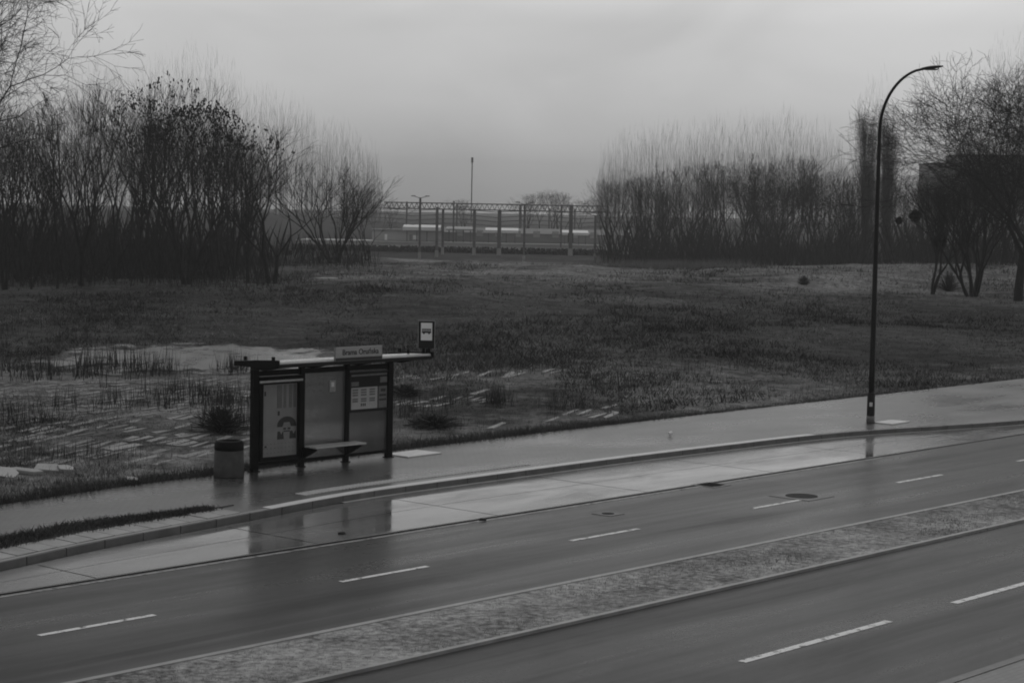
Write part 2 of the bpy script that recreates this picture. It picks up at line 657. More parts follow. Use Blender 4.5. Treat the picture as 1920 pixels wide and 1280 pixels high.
# bus bay: concrete plates with open joints laid as separate sheets of one mesh
b = MB()
s = S0
i = 0
SLAB = 5.0
ph = sw(at(735, 935))[0]
s = ph - SLAB * 8
while s < S1:
    a0, a1 = s + 0.018, s + SLAB - 0.018
    q = [a0 + (a1 - a0) * k / 5 for k in range(6)]
    for k in range(5):
        for (fa, fb) in ((lambda t: W_BAYEDGE + 0.16, lambda t: W_BAYEDGE + 0.16 + max(0.0, (kws(t) - 0.16 - W_BAYEDGE - 0.16)) * 0.52),
                         (lambda t: W_BAYEDGE + 0.16 + max(0.0, (kws(t) - 0.16 - W_BAYEDGE - 0.16)) * 0.52 + 0.02, lambda t: max(W_BAYEDGE + 0.18, kws(t) - 0.16))):
            if fb(q[k]) - fa(q[k]) < 0.02 and fb(q[k + 1]) - fa(q[k + 1]) < 0.02: continue
            b.face([rp(q[k], fa(q[k]), 0.004), rp(q[k + 1], fa(q[k + 1]), 0.004), rp(q[k + 1], fb(q[k + 1]), 0.004), rp(q[k], fb(q[k]), 0.004)])
    s += SLAB
tag(b.build('bus_bay', M['bay']), kind='structure')
ribbon('bay_bed', lambda s: W_BAYEDGE, lambda s: kws(s) - 0.02, -0.02, -0.02, M['kerb_dark'], S0, S1)
# gutter lines beside the kerb and along the lane edge
ribbon('gutter', lambda s: W_BAYEDGE + 0.09, lambda s: W_BAYEDGE + 0.16, 0.003, 0.003, M['kerb_dark'], S0, S1, 3)
ribbon('bay_gutter', lambda s: kws(s) - 0.14, lambda s: kws(s), 0.006, 0.006, M['slab'], sw(at(630, 940))[0], S1)
ribbon('edge_line', lambda s: W_BAYEDGE - 0.17, lambda s: W_BAYEDGE - 0.06, 0.004, 0.004, M['edge'], sw(at(-300, 1166))[0], sw(at(1640, 856))[0], 3)
b = MB()
s = -40.0
while s < S1:
    e_ = s + 0.985
    b.prism([rp(s, kws(s)), rp(e_, kws(e_)), rp(e_, kws(e_) + 0.16), rp(s, kws(s) + 0.16)], -0.1, PZ + random.uniform(-0.004, 0.002))
    s += 1.0
tag(b.build('kerb', M['kerb_dark'], bevel=0.012), kind='structure')  # dark tone carries the shade of the upright kerb face
ribbon('kerb_back', lambda s: kws(s) + 0.02, lambda s: kws(s) + 0.158, -0.1, PZ - 0.02, M['hole'], -40, S1)
ribbon('kerb_top', lambda s: kws(s) + 0.02, lambda s: kws(s) + 0.13, PZ + 0.005, PZ + 0.005, M['kerb'], -40, sw(at(500, 954, PZ))[0])  # paler sheet paints the sky-lit top against the shaded face
ribbon('kerb_top', lambda s: kws(s) + 0.012, lambda s: kws(s) + 0.30, PZ + 0.004, PZ + 0.004, M['pale'], sw(at(505, 953, PZ))[0], sw(at(1520, 814, PZ))[0])
ribbon('pavement', lambda s: kws(s) + 0.162, lambda s: pbw(s), -0.1, PZ - 0.002, M['pave'], -40, S1, 1.0)
s0, w0 = sw(at(560, 926, PZ))
# slab row on the kerb to the left of the stop
sl0, sl1 = sw(at(-140, 1075, PZ))[0], sw(at(455, 957, PZ))[0]
b = MB()
s = sl0
while s < sl1 - 0.5:
    g = 0.03
    wd = 0.9
    ds = 0.5
    b.prism([rp(s + g, kws(s) + 0.17), rp(s + ds, kws(s + ds) + 0.17), rp(s + ds, kws(s + ds) + wd), rp(s + g, kws(s) + wd)], 0.0, PZ + random.uniform(0.006, 0.014))
    s += ds
tag(b.build('kerb_slabs', M['slab']), kind='structure')
# tactile strip of raised ribs
b = MB()
s = s0
smax = sw(at(1010, 873, PZ))[0]
while s < smax:
    w_ = kws(s) + 0.62
    b.prism([rp(s, w_), rp(s + 0.05, w_), rp(s + 0.05, w_ + 0.34), rp(s, w_ + 0.34)], PZ - 0.01, PZ + 0.012)
    s += 0.11
tag(b.build('tactile_paving', M['pale']), kind='structure')
# verge between pavement and kerb on the left
vg0, vg1 = -40.0, sw(at(455, 950, PZ))[0]
def vtop(s):
    L = sw(at(0, 1040, PZ))[0]
    k = 1.0 - smooth(L + 2.5, vg1, s) * 0.98
    return kws(s) + 0.9 + 0.75 * k
ribbon('verge', lambda s: kws(s) + 0.9 if s > sl0 else kws(s) + 0.162, vtop, 0.0, PZ + 0.02, M['verge'], vg0, vg1, 0.5)

# median
ribbon('median_turf', lambda s: W_MED0 + 0.10, lambda s: W_MED1 - 0.12, -0.1, 0.035, M['median'], -300, 900, 20)
ribbon('median_kerb', lambda s: W_MED1 - 0.118, lambda s: W_MED1, -0.1, 0.05, M['slab'], -300, 900, 30)
ribbon('median_kerb', lambda s: W_MED0, lambda s: W_MED0 + 0.098, -0.1, 0.05, M['slab'], -300, 900, 30)

# lane dashes
sd0 = sw(at(70, 1190))[0]
sd1 = sw(at(1678, 904))[0]
PER = (sd1 - sd0) / 4
print('period', PER)
for k in range(-3, 14):
    a = sd0 + k * PER
    b = MB()
    b.face([rp(a, W_DASH - 0.06, 0.004), rp(a + PER * 0.35, W_DASH - 0.06, 0.004), rp(a + PER * 0.35, W_DASH + 0.06, 0.004), rp(a, W_DASH + 0.06, 0.004)])
    tag(b.build('lane_marking', M['roadpaint']), kind='structure')
n0 = sw(at(1390, 1240))[0]
nper = sw(at(1787, 1130))[0] - n0
nlen = sw(at(1668, 1164))[0] - n0
print('near period', nper, nlen)
for k in range(-4, 10):
    a = n0 + k * nper
    b = MB()
    b.face([rp(a, W_NDASH - 0.07, 0.004), rp(a + nlen, W_NDASH - 0.07, 0.004), rp(a + nlen, W_NDASH + 0.07, 0.004), rp(a, W_NDASH + 0.07, 0.004)])
    tag(b.build('lane_marking', M['roadpaint']), kind='structure')

# manholes and drains
def manhole(px, py, label, r=0.33, square=None, bars=False):
    c = at(px, py, 0)
    t = empty('manhole', (c.x, c.y, 0), ROADROT)
    tag(t, label, 'manhole')
    if square:
        b = MB(); q = square
        o = MB()
        o.prism([(-q, -q), (q, -q), (q, q), (-q, q)], -0.05, 0.008)
        o.build('surround', M['kerb_dark'], t)
    b = MB()
    b.lathe([(r, -0.05), (r, 0.014), (r - 0.03, 0.016), (r - 0.05, 0.012), (0.05, 0.012)], 28)
    if bars:
        for k in range(-3, 4):
            b.box(k * 0.075 - 0.012, k * 0.075 + 0.012, -0.22, 0.22, 0.01, 0.02)
    b.build('cover', M['hole'], t)
    return t


manhole(1503, 930, 'dark round manhole in a pale worn square on the far lane line', 0.36, 0.52)
manhole(1333, 909, 'dark drain cover beside the bus bay edge, left of the lane manhole', 0.26, 0.33, True)
manhole(1140, 963, 'faint small valve cover in the lane below the bay edge', 0.13, 0.24)
# little drain caps set in the gutter
for px, py, lb in ((905, 975, 'small black gutter cap on the bay edge in front of the field'),
                   (641, 1001, 'small black gutter cap on the wet bay below the shelter bench')):
    c = at(px, py, 0)
    b = MB(); b.lathe([(.075, -0.02), (.075, 0.03), (.06, 0.04), (.02, 0.042)], 14)
    o = b.build('gutter_cap', M['hole']); o.location = (c.x, c.y, 0); o.rotation_euler.z = ROADROT
    tag(o, lb, 'drain cap')

# pale pads
def pad(px, py, hx, hy, label):
    c = at(px, py, PZ)
    b = MB(); b.prism([(-hx, -hy), (hx, -hy * .9), (hx * .9, hy), (-hx * .95, hy * .85)], 0, 0.035)
    o = b.build('concrete_pad', M['pale'], bevel=0.01)
    o.location = (c.x, c.y, PZ - 0.005); o.rotation_euler.z = ROADROT
    tag(o, label, 'concrete pad')


pad(775, 851, 0.62, 0.42, 'pale concrete pad on the pavement beside the right shelter post')
pad(1672, 792, 0.55, 0.33, 'pale concrete pad on the pavement beside the lamp post base')

# litter
c = at(1254, 817, PZ)
b = MB(); b.lathe([(0.02, 0), (0.055, 0.01), (0.05, 0.08), (0.045, 0.1), (0.02, 0.11)], 10)
o = b.build('litter', M['white']); o.location = (c.x, c.y, PZ); o.rotation_euler = (0, 1.2, 0.4); o.location.z = PZ + 0.05
tag(o, 'small crumpled white cup lying on the grey pavement', 'litter')

# ------------------------------------------------------------------ bus shelter
A = at(476, 884, PZ)
B_ = at(728, 857, PZ)
dirv = (B_ - A); L = dirv.length; dirv.normalize()
rz = math.atan2(dirv.y, dirv.x)
print('shelter', A, L, math.degrees(rz), math.degrees(ROADROT))
# local frame: +X along the road (away), -Y toward the road, Z up
sh = empty('bus_shelter', (A.x, A.y, PZ), rz)
tag(sh, 'dark steel bus shelter with glass back panels, pale roof and a slatted bench', 'bus shelter')
ph_ = L / 3
PH = 2.34
for k in range(4):
    b = MB()
    w_ = 0.085 if k in (0, 3) else 0.06
    b.box(k * ph_ - w_, k * ph_ + w_, -0.06, 0.06, 0, PH)
    b.box(k * ph_ - w_ - .03, k * ph_ + w_ + .03, -0.09, 0.09, 0, 0.02)
    b.build('post', M['black'], sh, bevel=0.006)
for (z0, z1) in ((0.13, 0.20), (2.18, 2.30)):
    b = MB()
    for k in range(3):
        w0_ = 0.088 if k == 0 else 0.063
        w1_ = 0.088 if k == 2 else 0.063
        b.box(k * ph_ + w0_, (k + 1) * ph_ - w1_, -0.03, 0.03, z0, z1)
    b.build('rail', M['black'], sh)
# glass
for k in (1, 2):
    b = MB()
    w0_ = 0.063
    w1_ = 0.088 if k == 2 else 0.063
    b.box(k * ph_ + w0_, (k + 1) * ph_ - w1_, -0.005, 0.005, 0.202, 2.178)
    b.build('glass_panel', M['glass'], sh)
# small sticker on the middle pane
b = MB()
b.box(ph_ + 0.86, ph_ + 1.05, -0.0085, -0.0065, 1.70, 1.98, 0)
b.box(ph_ + 0.91, ph_ + 1.00, -0.0105, -0.0088, 1.82, 1.93, 1)
b.build('sticker', [M['grey_sign'], M['white']], sh)
# advertisement case in the first bay
b = MB()
x0, x1 = 0.088, ph_ - 0.063
b.box(x0, x0 + 0.10, -0.09, 0.09, 0.22, 2.16)
b.box(x1 - 0.05, x1, -0.09, 0.09, 0.22, 2.16)
b.box(x0 + 0.10, x1 - 0.05, -0.09, 0.09, 0.22, 0.30)
b.box(x0 + 0.10, x1 - 0.05, -0.09, 0.09, 1.98, 2.16)
b.box(x0 + 0.10, x1 - 0.05, 0.03, 0.09, 0.30, 1.98)
ad = b.build('advert_case', M['black'], sh)
b = MB(); b.box(x0 - 0.02, x1, -0.125, -0.093, 2.03, 2.075)
b.build('light_strip', M['paint'], ad)
b = MB()
px0, px1 = x0 + 0.105, x1 - 0.055
pw = px1 - px0
b.box(px0, px1, 0.02, 0.03, 0.30, 1.98, 0)


def pq(pts, m, y=0.014):
    b.extr([(px0 + a * pw, 0.30 + c * 1.68) for a, c in pts], 1, y, 0.0195, m)


for a0, a1 in ((0.45, 0.58), (0.63, 0.70), (0.78, 0.86), (0.90, 0.97)):          # mid-grey upper bars
    pq([(a0, 0.66), (a1, 0.66), (a1, 0.98), (a0, 0.98)], 1)
# plain dark shapes: a rounded arch over two feet with a few bars between
arch = [(0.46, 0.40)] + [(0.72 - 0.26 * math.cos(t), 0.42 + 0.12 * math.sin(t)) for t in [i * math.pi / 10 for i in range(11)]] + [(0.98, 0.40), (0.84, 0.40), (0.80, 0.46), (0.64, 0.46), (0.60, 0.40)]
pq(arch, 2)
pq([(0.46, 0.23), (0.64, 0.23), (0.62, 0.34), (0.57, 0.29), (0.53, 0.34), (0.47, 0.34)], 2)
pq([(0.80, 0.23), (0.98, 0.23), (0.97, 0.34), (0.91, 0.29), (0.87, 0.34), (0.81, 0.33)], 2)
for a0, a1, c0, c1 in ((0.63, 0.70, 0.36, 0.385), (0.75, 0.82, 0.36, 0.385), (0.64, 0.81, 0.33, 0.345), (0.47, 0.52, 0.56, 0.62), (0.10, 0.14, 0.84, 0.90), (0.12, 0.17, 0.13, 0.155)):
    pq([(a0, c0), (a1, c0), (a1, c1), (a0, c1)], 2)
for r_ in range(3):
    for q in range(9):
        pq([(0.08 + q * 0.1, 0.05 + r_ * 0.06), (0.11 + q * 0.1, 0.05 + r_ * 0.06), (0.11 + q * 0.1, 0.06 + r_ * 0.06), (0.08 + q * 0.1, 0.06 + r_ * 0.06)], 1)
b.build('poster', [M['poster'], M['poster_mid'], M['ink']], ad)
# timetable board in the third bay
b = MB()
tx0, tx1 = 2 * ph_ + 0.063, 3 * ph_ - 0.09
b.box(tx0, tx1, -0.045, -0.008, 1.17, 1.22)
b.box(tx0, tx1, -0.045, -0.008, 2.09, 2.13)
b.box(tx0, tx0 + 0.05, -0.045, -0.008, 1.22, 2.09)
b.box(tx0 + 0.05, tx1, -0.02, -0.008, 1.22, 2.09)
tb = b.build('timetable_board', M['dark'], sh)
b = MB()
tw = tx1 - tx0 - 0.05


def tq(a0, a1, c0, c1, m, y):
    b.box(tx0 + 0.05 + a0 * tw, tx0 + 0.05 + a1 * tw, y, -0.0205, 1.22 + c0 * 0.87, 1.22 + c1 * 0.87, m)


tq(0.02, 0.73, 0.02, 0.62, 0, -0.026)
tq(0.76, 0.99, 0.02, 0.62, 1, -0.026)
tq(0.02, 0.22, 0.66, 0.78, 1, -0.026)
tq(0.80, 0.99, 0.72, 0.88, 1, -0.026)
tq(0.02, 0.99, 0.93, 0.98, 1, -0.026)
for a0 in (0.05, 0.28, 0.51):
    for c0 in (0.53, 0.46, 0.39, 0.28, 0.22):
        tq(a0, a0 + 0.15, c0, c0 + 0.045, 1, -0.029)
for a0 in (0.28, 0.33, 0.38):
    tq(a0, a0 + 0.03, 0.10, 0.18, 2, -0.029)
for a0, a1, c0, c1 in ((0.78, 0.97, 0.34, 0.40), (0.78, 0.97, 0.22, 0.27), (0.82, 0.95, 0.47, 0.55)):
    tq(a0, a1, c0, c1, 2, -0.029)
b.build('timetable_sheet', [M['paper'], M['ink_grey'], M['ink']], tb)
# roof cantilevered toward the road
RX0, RX1, RY = -0.32, L + 0.20, -1.20
b = MB()
prof = [(0.25, 2.46), (0.20, 2.44), (-0.5, 2.47), (RY, 2.53), (RY - 0.02, 2.56), (RY, 2.60), (-0.5, 2.565), (0.20, 2.50)]
b.extr(prof, 0, RX0, RX1, 0)
rf = b.build('roof', M['roof'], sh)
b = MB(); b.box(RX0 - 0.01, RX1 + 0.01, RY - 0.06, RY - 0.022, 2.47, 2.545)
b.build('fascia', M['dark'], rf)
# end beams and arms
for k in range(4):
    X = k * ph_
    b = MB()
    b.extr([(0.10, 2.34), (0.12, 2.435), (-0.5, 2.465), (RY + 0.06, 2.52), (RY + 0.06, 2.48), (-0.45, 2.34)], 0, X - 0.05, X + 0.05)
    b.build('roof_arm', M['black'], sh)
for X in (RX0 - 0.06, RX1 + 0.005):
    b = MB()
    b.extr([(0.28, 2.43), (0.28, 2.53), (-0.5, 2.60), (RY - 0.06, 2.645), (RY - 0.06, 2.50), (-0.5, 2.43)], 0, X, X + 0.055)
    b.box(X, X + 0.055, -0.12, -0.06, 2.57, 2.66)
    b.box(X, X + 0.055, RY + 0.1, RY + 0.16, 2.63, 2.71)
    b.build('roof_end', M['black'], sh)
# bench
b = MB()
bx0, bx1 = ph_ - 0.02, 2 * ph_ + 0.16
for q in range(4):
    y = -0.16 - q * 0.105
    b.box(bx0, bx1, y - 0.088, y, 0.47, 0.51)
bench = b.build('bench', M['bench'], sh, bevel=0.008)
for k in (1, 2):
    X = k * ph_
    b = MB()
    b.extr([(-0.07, 0.18), (-0.07, 0.466), (-0.56, 0.466), (-0.56, 0.43)], 0, X - 0.02, X + 0.02)
    b.build('bench_bracket', M['black'], bench)
# name sign on the front edge of the roof
sgn = MB()
nx0, nx1 = 1.28, 2.72
sgn.box(nx0, nx1, RY - 0.10, RY - 0.065, 2.55, 2.87, 0)
sgn.box(nx0, nx1, RY - 0.104, RY - 0.101, 2.555, 2.625, 1)
sgn.box(nx0 - 0.012, nx0, RY - 0.106, RY - 0.06, 2.545, 2.875, 2)
sgn.box(nx1, nx1 + 0.012, RY - 0.106, RY - 0.06, 2.545, 2.875, 2)
ns = sgn.build('name_sign', [M['grey_sign'], M['ink'], M['steel']], sh)


def text_mesh(txt, size, mat, name, depth=0.002):
    cu = bpy.data.curves.new(name, 'FONT')
    cu.body = txt
    cu.size = size
    cu.align_x = 'CENTER'
    cu.align_y = 'CENTER'
    cu.extrude = depth
    cu.offset = size * 0.018
    to = bpy.data.objects.new(name + '_src', cu)
    COL.objects.link(to)
    dg = bpy.context.evaluated_depsgraph_get()
    me = bpy.data.meshes.new_from_object(to.evaluated_get(dg))
    me.name = name
    bpy.data.objects.remove(to)
    bpy.data.curves.remove(cu)
    me.materials.clear()
    me.materials.append(mat)
    o = bpy.data.objects.new(name, me)
    COL.objects.link(o)
    return o


lt = text_mesh('Brama Oruńska', 0.175, M['ink'], 'lettering')
lt.parent = ns
lt.location = ((nx0 + nx1) / 2 + 0.05, RY - 0.103, 2.742)
lt.rotation_euler = (R(90), 0, 0)

# bus stop flag sign on the roof end
RT = Matrix.Translation(sh.location) @ Matrix.Rotation(rz, 4, 'Z')
fp = RT @ Vector((RX1 - 0.02, RY + 0.12, 2.62))
aim = math.atan2(-fp.y, -fp.x) + R(90)      # faces back toward oncoming viewers
fs = empty('bus_stop_sign', fp, aim + R(-4))
tag(fs, 'small dark framed bus stop sign with white bus panel standing on the shelter roof end', 'bus stop sign')
b = MB()
b.box(-0.19, 0.19, 0.0, 0.02, 0.10, 0.76)
b.build('panel', M['dark'], fs)
b = MB()
b.box(-0.205, -0.188, -0.012, 0.026, 0.09, 0.77); b.box(0.188, 0.205, -0.012, 0.026, 0.09, 0.77)
b.box(-0.187, 0.187, -0.012, 0.026, 0.745, 0.77)
b.build('frame', M['steel'], fs)
b = MB()
b.box(-0.135, 0.135, -0.008, -0.001, 0.29, 0.71)
b.build('face', M['white'], fs)
b = MB()      # bus pictogram
for q in range(6):
    b.box(-0.107 + q * 0.037, -0.08 + q * 0.037, -0.0115, -0.009, 0.52, 0.56)
b.box(-0.112, 0.112, -0.0115, -0.009, 0.468, 0.512)
b.box(-0.112, 0.112, -0.0115, -0.009, 0.564, 0.572)
for cx in (-0.062, 0.062):
    b.extr([(cx + 0.026 * math.cos(t * 0.52), 0.466 + 0.026 * math.sin(t * 0.52)) for t in range(12)], 1, -0.0135, -0.0118)
b.build('bus_pictogram', M['ink'], fs)
b = MB()
b.box(-0.10, -0.03, -0.02, 0.03, -0.05, 0.10); b.box(0.03, 0.10, -0.02, 0.03, -0.05, 0.10)
b.box(-0.42, 0.16, -0.03, 0.03, -0.09, -0.045)
b.box(-0.46, -0.40, -0.03, 0.03, -0.09, 0.06)
b.build('bracket', M['black'], fs)

# litter bin
c = at(429, 893, PZ)
bn = empty('litter_bin', (c.x, c.y, PZ))
tag(bn, 'round grey concrete litter bin with dark rim beside the shelter', 'litter bin')
b = MB()
b.lathe([(0.335, 0), (0.345, 0.03), (0.325, 0.60), (0.315, 0.605)], 32)
b.build('body', M['bin'], bn, True)
b = MB()
b.lathe([(0.318, 0.607), (0.33, 0.62), (0.325, 0.77), (0.29, 0.81), (0.24, 0.815), (0.235, 0.70), (0.02, 0.69)], 32)
b.build('rim', M['black'], bn, True)

# ------------------------------------------------------------------ street lamp
c = at(1632, 793, PZ)
LH = ztop(1745, 128, c.y) - PZ
print('lamp', c, LH)
arm_dir = Vector((U.y, -U.x, 0))            # toward the road
la = empty('street_lamp', (c.x, c.y, PZ))
tag(la, 'tall slender street lamp with curved arm standing on the pavement kerb', 'street lamp')
pts, rad = [], []
zb = LH - 1.85
for k in range(10):
    t = k / 9
    pts.append(Vector((0, 0, 0.9 + (zb - 0.9) * t))); rad.append(0.088 - 0.036 * t)
AR = 1.42
for k in range(1, 15):
    t = k / 14
    th = t * R(76)
    q = arm_dir * (AR * (1 - math.cos(th))) * 1.06
    pts.append(Vector((q.x, q.y, zb + 1.72 * math.sin(th) / math.sin(R(76))))); rad.append(0.052 - 0.016 * t)
q = pts[-1] + arm_dir * 0.2 + Vector((0, 0, 0.03))
pts.append(q); rad.append(0.034)
b = MB(); b.tube(pts, rad, 12)
b.build('pole', M['lamp'], la, True)
b = MB(); b.tube([(0, 0, 0.22), (0, 0, 0.25), (0, 0, 0.85), (0, 0, 0.92)], [0.112, 0.118, 0.112, 0.088], 14)
b.build('base_sleeve', M['lamp'], la, True)
b = MB(); b.tube([(0, 0, 0), (0, 0, 0.2), (0, 0, 0.219)], [0.125, 0.122, 0.113], 14)
b.build('foot', M['steel'], la, True)
b = MB()
fc = -Vector((c.x, c.y, 0)).normalized(); sd = Vector((-fc.y, fc.x, 0))
for (a0, a1, z0, z1) in ((-0.045, 0.045, 0.50, 0.62),):
    p = fc * 0.119
    b.face([p + sd * a0 + Vector((0, 0, z0)), p + sd * a1 + Vector((0, 0, z0)), p + sd * a1 + Vector((0, 0, z1)), p + sd * a0 + Vector((0, 0, z1))])
b.build('number_plate', M['paint'], la)
# lamp head
hb = pts[-1]
b = MB()
side = Vector((-arm_dir.y, arm_dir.x, 0))
secs = [(-0.05, 0.05, 0.04), (0.08, 0.10, 0.055), (0.28, 0.14, 0.06), (0.5, 0.12, 0.045), (0.64, 0.06, 0.022)]
rings = []
for t, hw, hh in secs:
    o_ = hb + arm_dir * t + Vector((0, 0, t * 0.10))
    rings.append([o_ + side * (hw * math.cos(a * math.pi / 5)) + Vector((0, 0, hh * math.sin(a * math.pi / 5) * (0.6 if a > 5 else 1))) for a in range(10)])
for i in range(len(rings) - 1):
    for k in range(10):
        b.face([rings[i][k], rings[i][(k + 1) % 10], rings[i + 1][(k + 1) % 10], rings[i + 1][k]])
b.face(rings[0][::-1]); b.face(rings[-1])
lh = b.build('lamp_head', M['lamp'], la)
b = MB()
o_ = hb + arm_dir * 0.3 + Vector((0, 0, -0.005))
ringb = [o_ + side * (0.09 * math.cos(k * math.pi / 8)) + arm_dir * (0.2 * math.sin(k * math.pi / 8)) for k in range(16)]
low = [p * 1.0 + Vector((0, 0, -0.03)) for p in ringb]
for k in range(16):
    b.face([ringb[k], ringb[(k + 1) % 16], low[(k + 1) % 16], low[k]])
b.face(low)
b.build('lamp_glass', M['window'], lh)

# ------------------------------------------------------------------ trees
def grow(rng, p, d, Ln, r, lvl, P, out):
    n = P['seg'][lvl]
    pts, rads, dirs = [p.copy()], [r], [d.copy()]
    up = P['up'][lvl]
    jit = P['jit'][lvl]
    q = p.copy()
    for i in range(n):
        d = (d + Vector((rng.gauss(0, jit), rng.gauss(0, jit), rng.gauss(0, jit * .7) + up))).normalized()
        q = q + d * (Ln / n)
        pts.append(q.copy()); dirs.append(d.copy())
        rads.append(max(P['rmin'], r * (1 - P['taper'] * (i + 1) / n)))
    out[lvl].append((pts, rads))
    if lvl + 1 >= len(P['seg']): return
    nc = P['kids'][lvl]
    for k in range(nc):
        t = P['t0'][lvl] + (1 - P['t0'][lvl]) * ((k + rng.random()) / nc)
        f = t * n
        i = min(n - 1, int(f)); fr = f - i
        bp = pts[i].lerp(pts[i + 1], fr)
        br = rads[i] + (rads[i + 1] - rads[i]) * fr
        bd = dirs[i + 1]
        a = bd.orthogonal().normalized()
        a.rotate(Matrix.Rotation(rng.random() * 6.283, 3, bd))
        ang = R(rng.uniform(*P['ang'][lvl]))
        nd = (bd * math.cos(ang) + a * math.sin(ang)).normalized()
        cl = Ln * P['ratio'][lvl] * (P['fall'] + (1 - P['fall']) * (1 - t)) * rng.uniform(0.75, 1.2)
        grow(rng, bp, nd, cl, max(P['rmin'], br * P['rr']), lvl + 1, P, out)


def make_tree(seed, P, extra=None):
    rng = random.Random(seed)
    out = [[] for _ in P['seg']]
    ns = P['stems']
    for k in range(ns):
        a = 6.283 * (k + rng.random() * 0.6) / ns
        lean = P['lean'] * rng.uniform(0.5, 1.15) if ns > 1 else P['lean'] * 0.3
        d = Vector((math.cos(a) * lean, math.sin(a) * lean, 1)).normalized()
        p = Vector((math.cos(a), math.sin(a), 0)) * (P['r0'] * 0.9 if ns > 1 else 0)
        p.z = -0.4
        grow(rng, p, d, P['len'] * rng.uniform(0.82, 1.05), P['r0'] * rng.uniform(0.75, 1.0), 0, P, out)
    tr, cr = MB(), MB()
    split = P.get('split', 2)
    for lv, items in enumerate(out):
        k = 7 if lv == 0 else (5 if lv == 1 else 3)
        tgt = tr if lv < split else cr
        for pts, rads in items:
            tgt.tube(pts, rads, k, 0, caps=False)
    top = max(v[2] for v in cr.v) if cr.v else 1
    if P.get('pods'):
        for pts, rads in out[-1]:
            tip = pts[-1]
            if tip.z < top * P.get('podz', 0.55) or rng.random() > P['pods']: continue
            for _ in range(2):
                o_ = tip + Vector((rng.gauss(0, .06), rng.gauss(0, .06), rng.gauss(0, .08)))
                ln = rng.uniform(0.10, 0.26)
                dd = Vector((rng.gauss(0, .5), rng.gauss(0, .5), -1 if rng.random() < .6 else 1)).normalized()
                cr.tube([o_, o_ + dd * ln * .5, o_ + dd * ln], [0.012, P.get('podr', 0.05), 0.01], 4, 0, caps=False)
    return tr.mesh('trunk', M['bark']), cr.mesh('crown', M['twig']), top, P['r0']


def make_fork(seed, stems=1, lean=0.2, L0=2.6, r0=0.2, depth=8, ang=(14, 30), first=1.0, up=0.05, lr=(0.76, 0.92), three=0.35, side=0.5, rmin=0.0075, jit=0.07, vary=(.85, 1.1), pods=0.0, podz=0.7, spl=2, droop=0.0):
    rng = random.Random(seed)
    tr, cr = MB(), MB()
    tips = []

    def br(p, d, L, r, k):
        n = 3 if k < depth - 1 else 2
        pts, rads = [p.copy()], [r]
        q = p.copy()
        r1 = max(rmin, r * 0.80)
        for i in range(n):
            u_ = up if k < depth - 3 else up - droop
            d = (d + Vector((rng.gauss(0, jit), rng.gauss(0, jit), rng.gauss(0, jit * .6) + u_))).normalized()
            q = q + d * (L / n)
            pts.append(q.copy()); rads.append(r + (r1 - r) * (i + 1) / n)
            if k >= 2 and rng.random() < side:
                a = d.orthogonal().normalized(); a.rotate(Matrix.Rotation(rng.random() * 6.283, 3, d))
                sd_ = (d * .75 + a * rng.uniform(.45, .8)).normalized()
                if k < depth - 2:
                    br(q.copy(), sd_, L * rng.uniform(.55, .8), max(rmin, r * .38), max(k + 2, depth - 2))
                else:
                    cr.tube([q, q + sd_ * (L * rng.uniform(.4, .8))], [max(rmin, r * .5), rmin * .7], 3, 0, False)
        (tr if k < spl else cr).tube(pts, rads, 7 if k == 0 else (5 if k < 3 else 3), 0, False)
        if k >= depth:
            tips.append(q.copy()); return
        m_ = 3 if rng.random() < three else 2
        ph0 = rng.random() * 6.283
        a = d.orthogonal().normalized()
        for j in range(m_):
            ax = a.copy(); ax.rotate(Matrix.Rotation(ph0 + 6.283 * (j + rng.uniform(-.18, .18)) / m_, 3, d))
            an = R(rng.uniform(*ang)) * (0.55 if j == 0 and rng.random() < .5 else 1.0)
            nd = (d * math.cos(an) + ax * math.sin(an)).normalized()
            br(q.copy(), nd, L * rng.uniform(*lr), max(rmin, r1 * rng.uniform(.66, .84)), k + 1)

    for j in range(stems):
        a = 6.283 * (j + rng.random() * .5) / stems
        ln = lean * rng.uniform(.5, 1.15) if stems > 1 else .03
        sc_ = vary[0] + (vary[1] - vary[0]) * rng.random() ** (1 if vary[0] > .5 else 1.2)
        if vary[0] < .5: ln *= 1.25 - sc_
        d = Vector((math.cos(a) * ln, math.sin(a) * ln, 1)).normalized()
        p = Vector((math.cos(a), math.sin(a), 0)) * (r0 * .9 if stems > 1 else 0); p.z = -.4
        br(p, d, L0 * first * sc_, r0 * rng.uniform(.8, 1.05), 0)
    top = max(v[2] for v in cr.v)
    if pods:
        for tip in tips:
            if tip.z < top * podz or rng.random() > pods: continue
            for _ in range(3):
                o_ = tip + Vector((rng.gauss(0, .12), rng.gauss(0, .12), rng.gauss(0, .14)))
                dd = Vector((rng.gauss(0, .4), rng.gauss(0, .4), -1 if rng.random() < .6 else 1)).normalized()
                ln = rng.uniform(.12, .26)
                cr.tube([o_, o_ + dd * ln * .5, o_ + dd * ln], [.014, .055, .012], 4, 0, False)
    print('fork', seed, top, len(cr.f), len(tips))
    return tr.mesh('trunk', M['bark']), cr.mesh('crown', M['twig']), top, r0


BASE = dict(seg=(8, 5, 4, 3, 2), up=(0.06, 0.10, 0.08, 0.07, 0.05), jit=(0.05, 0.06, 0.07, 0.08, 0.09),
            kids=(13, 6, 5, 3), t0=(0.2, 0.15, 0.15, 0.15), ang=((18, 42), (16, 36), (14, 34), (14, 34)),
            ratio=(0.56, 0.52, 0.58, 0.75), fall=0.55, rr=0.55, taper=0.82, rmin=0.0065, r0=0.2, len=11.0, stems=1, lean=0.2)


def PP(**k):
    d = dict(BASE); d.update(k); return d


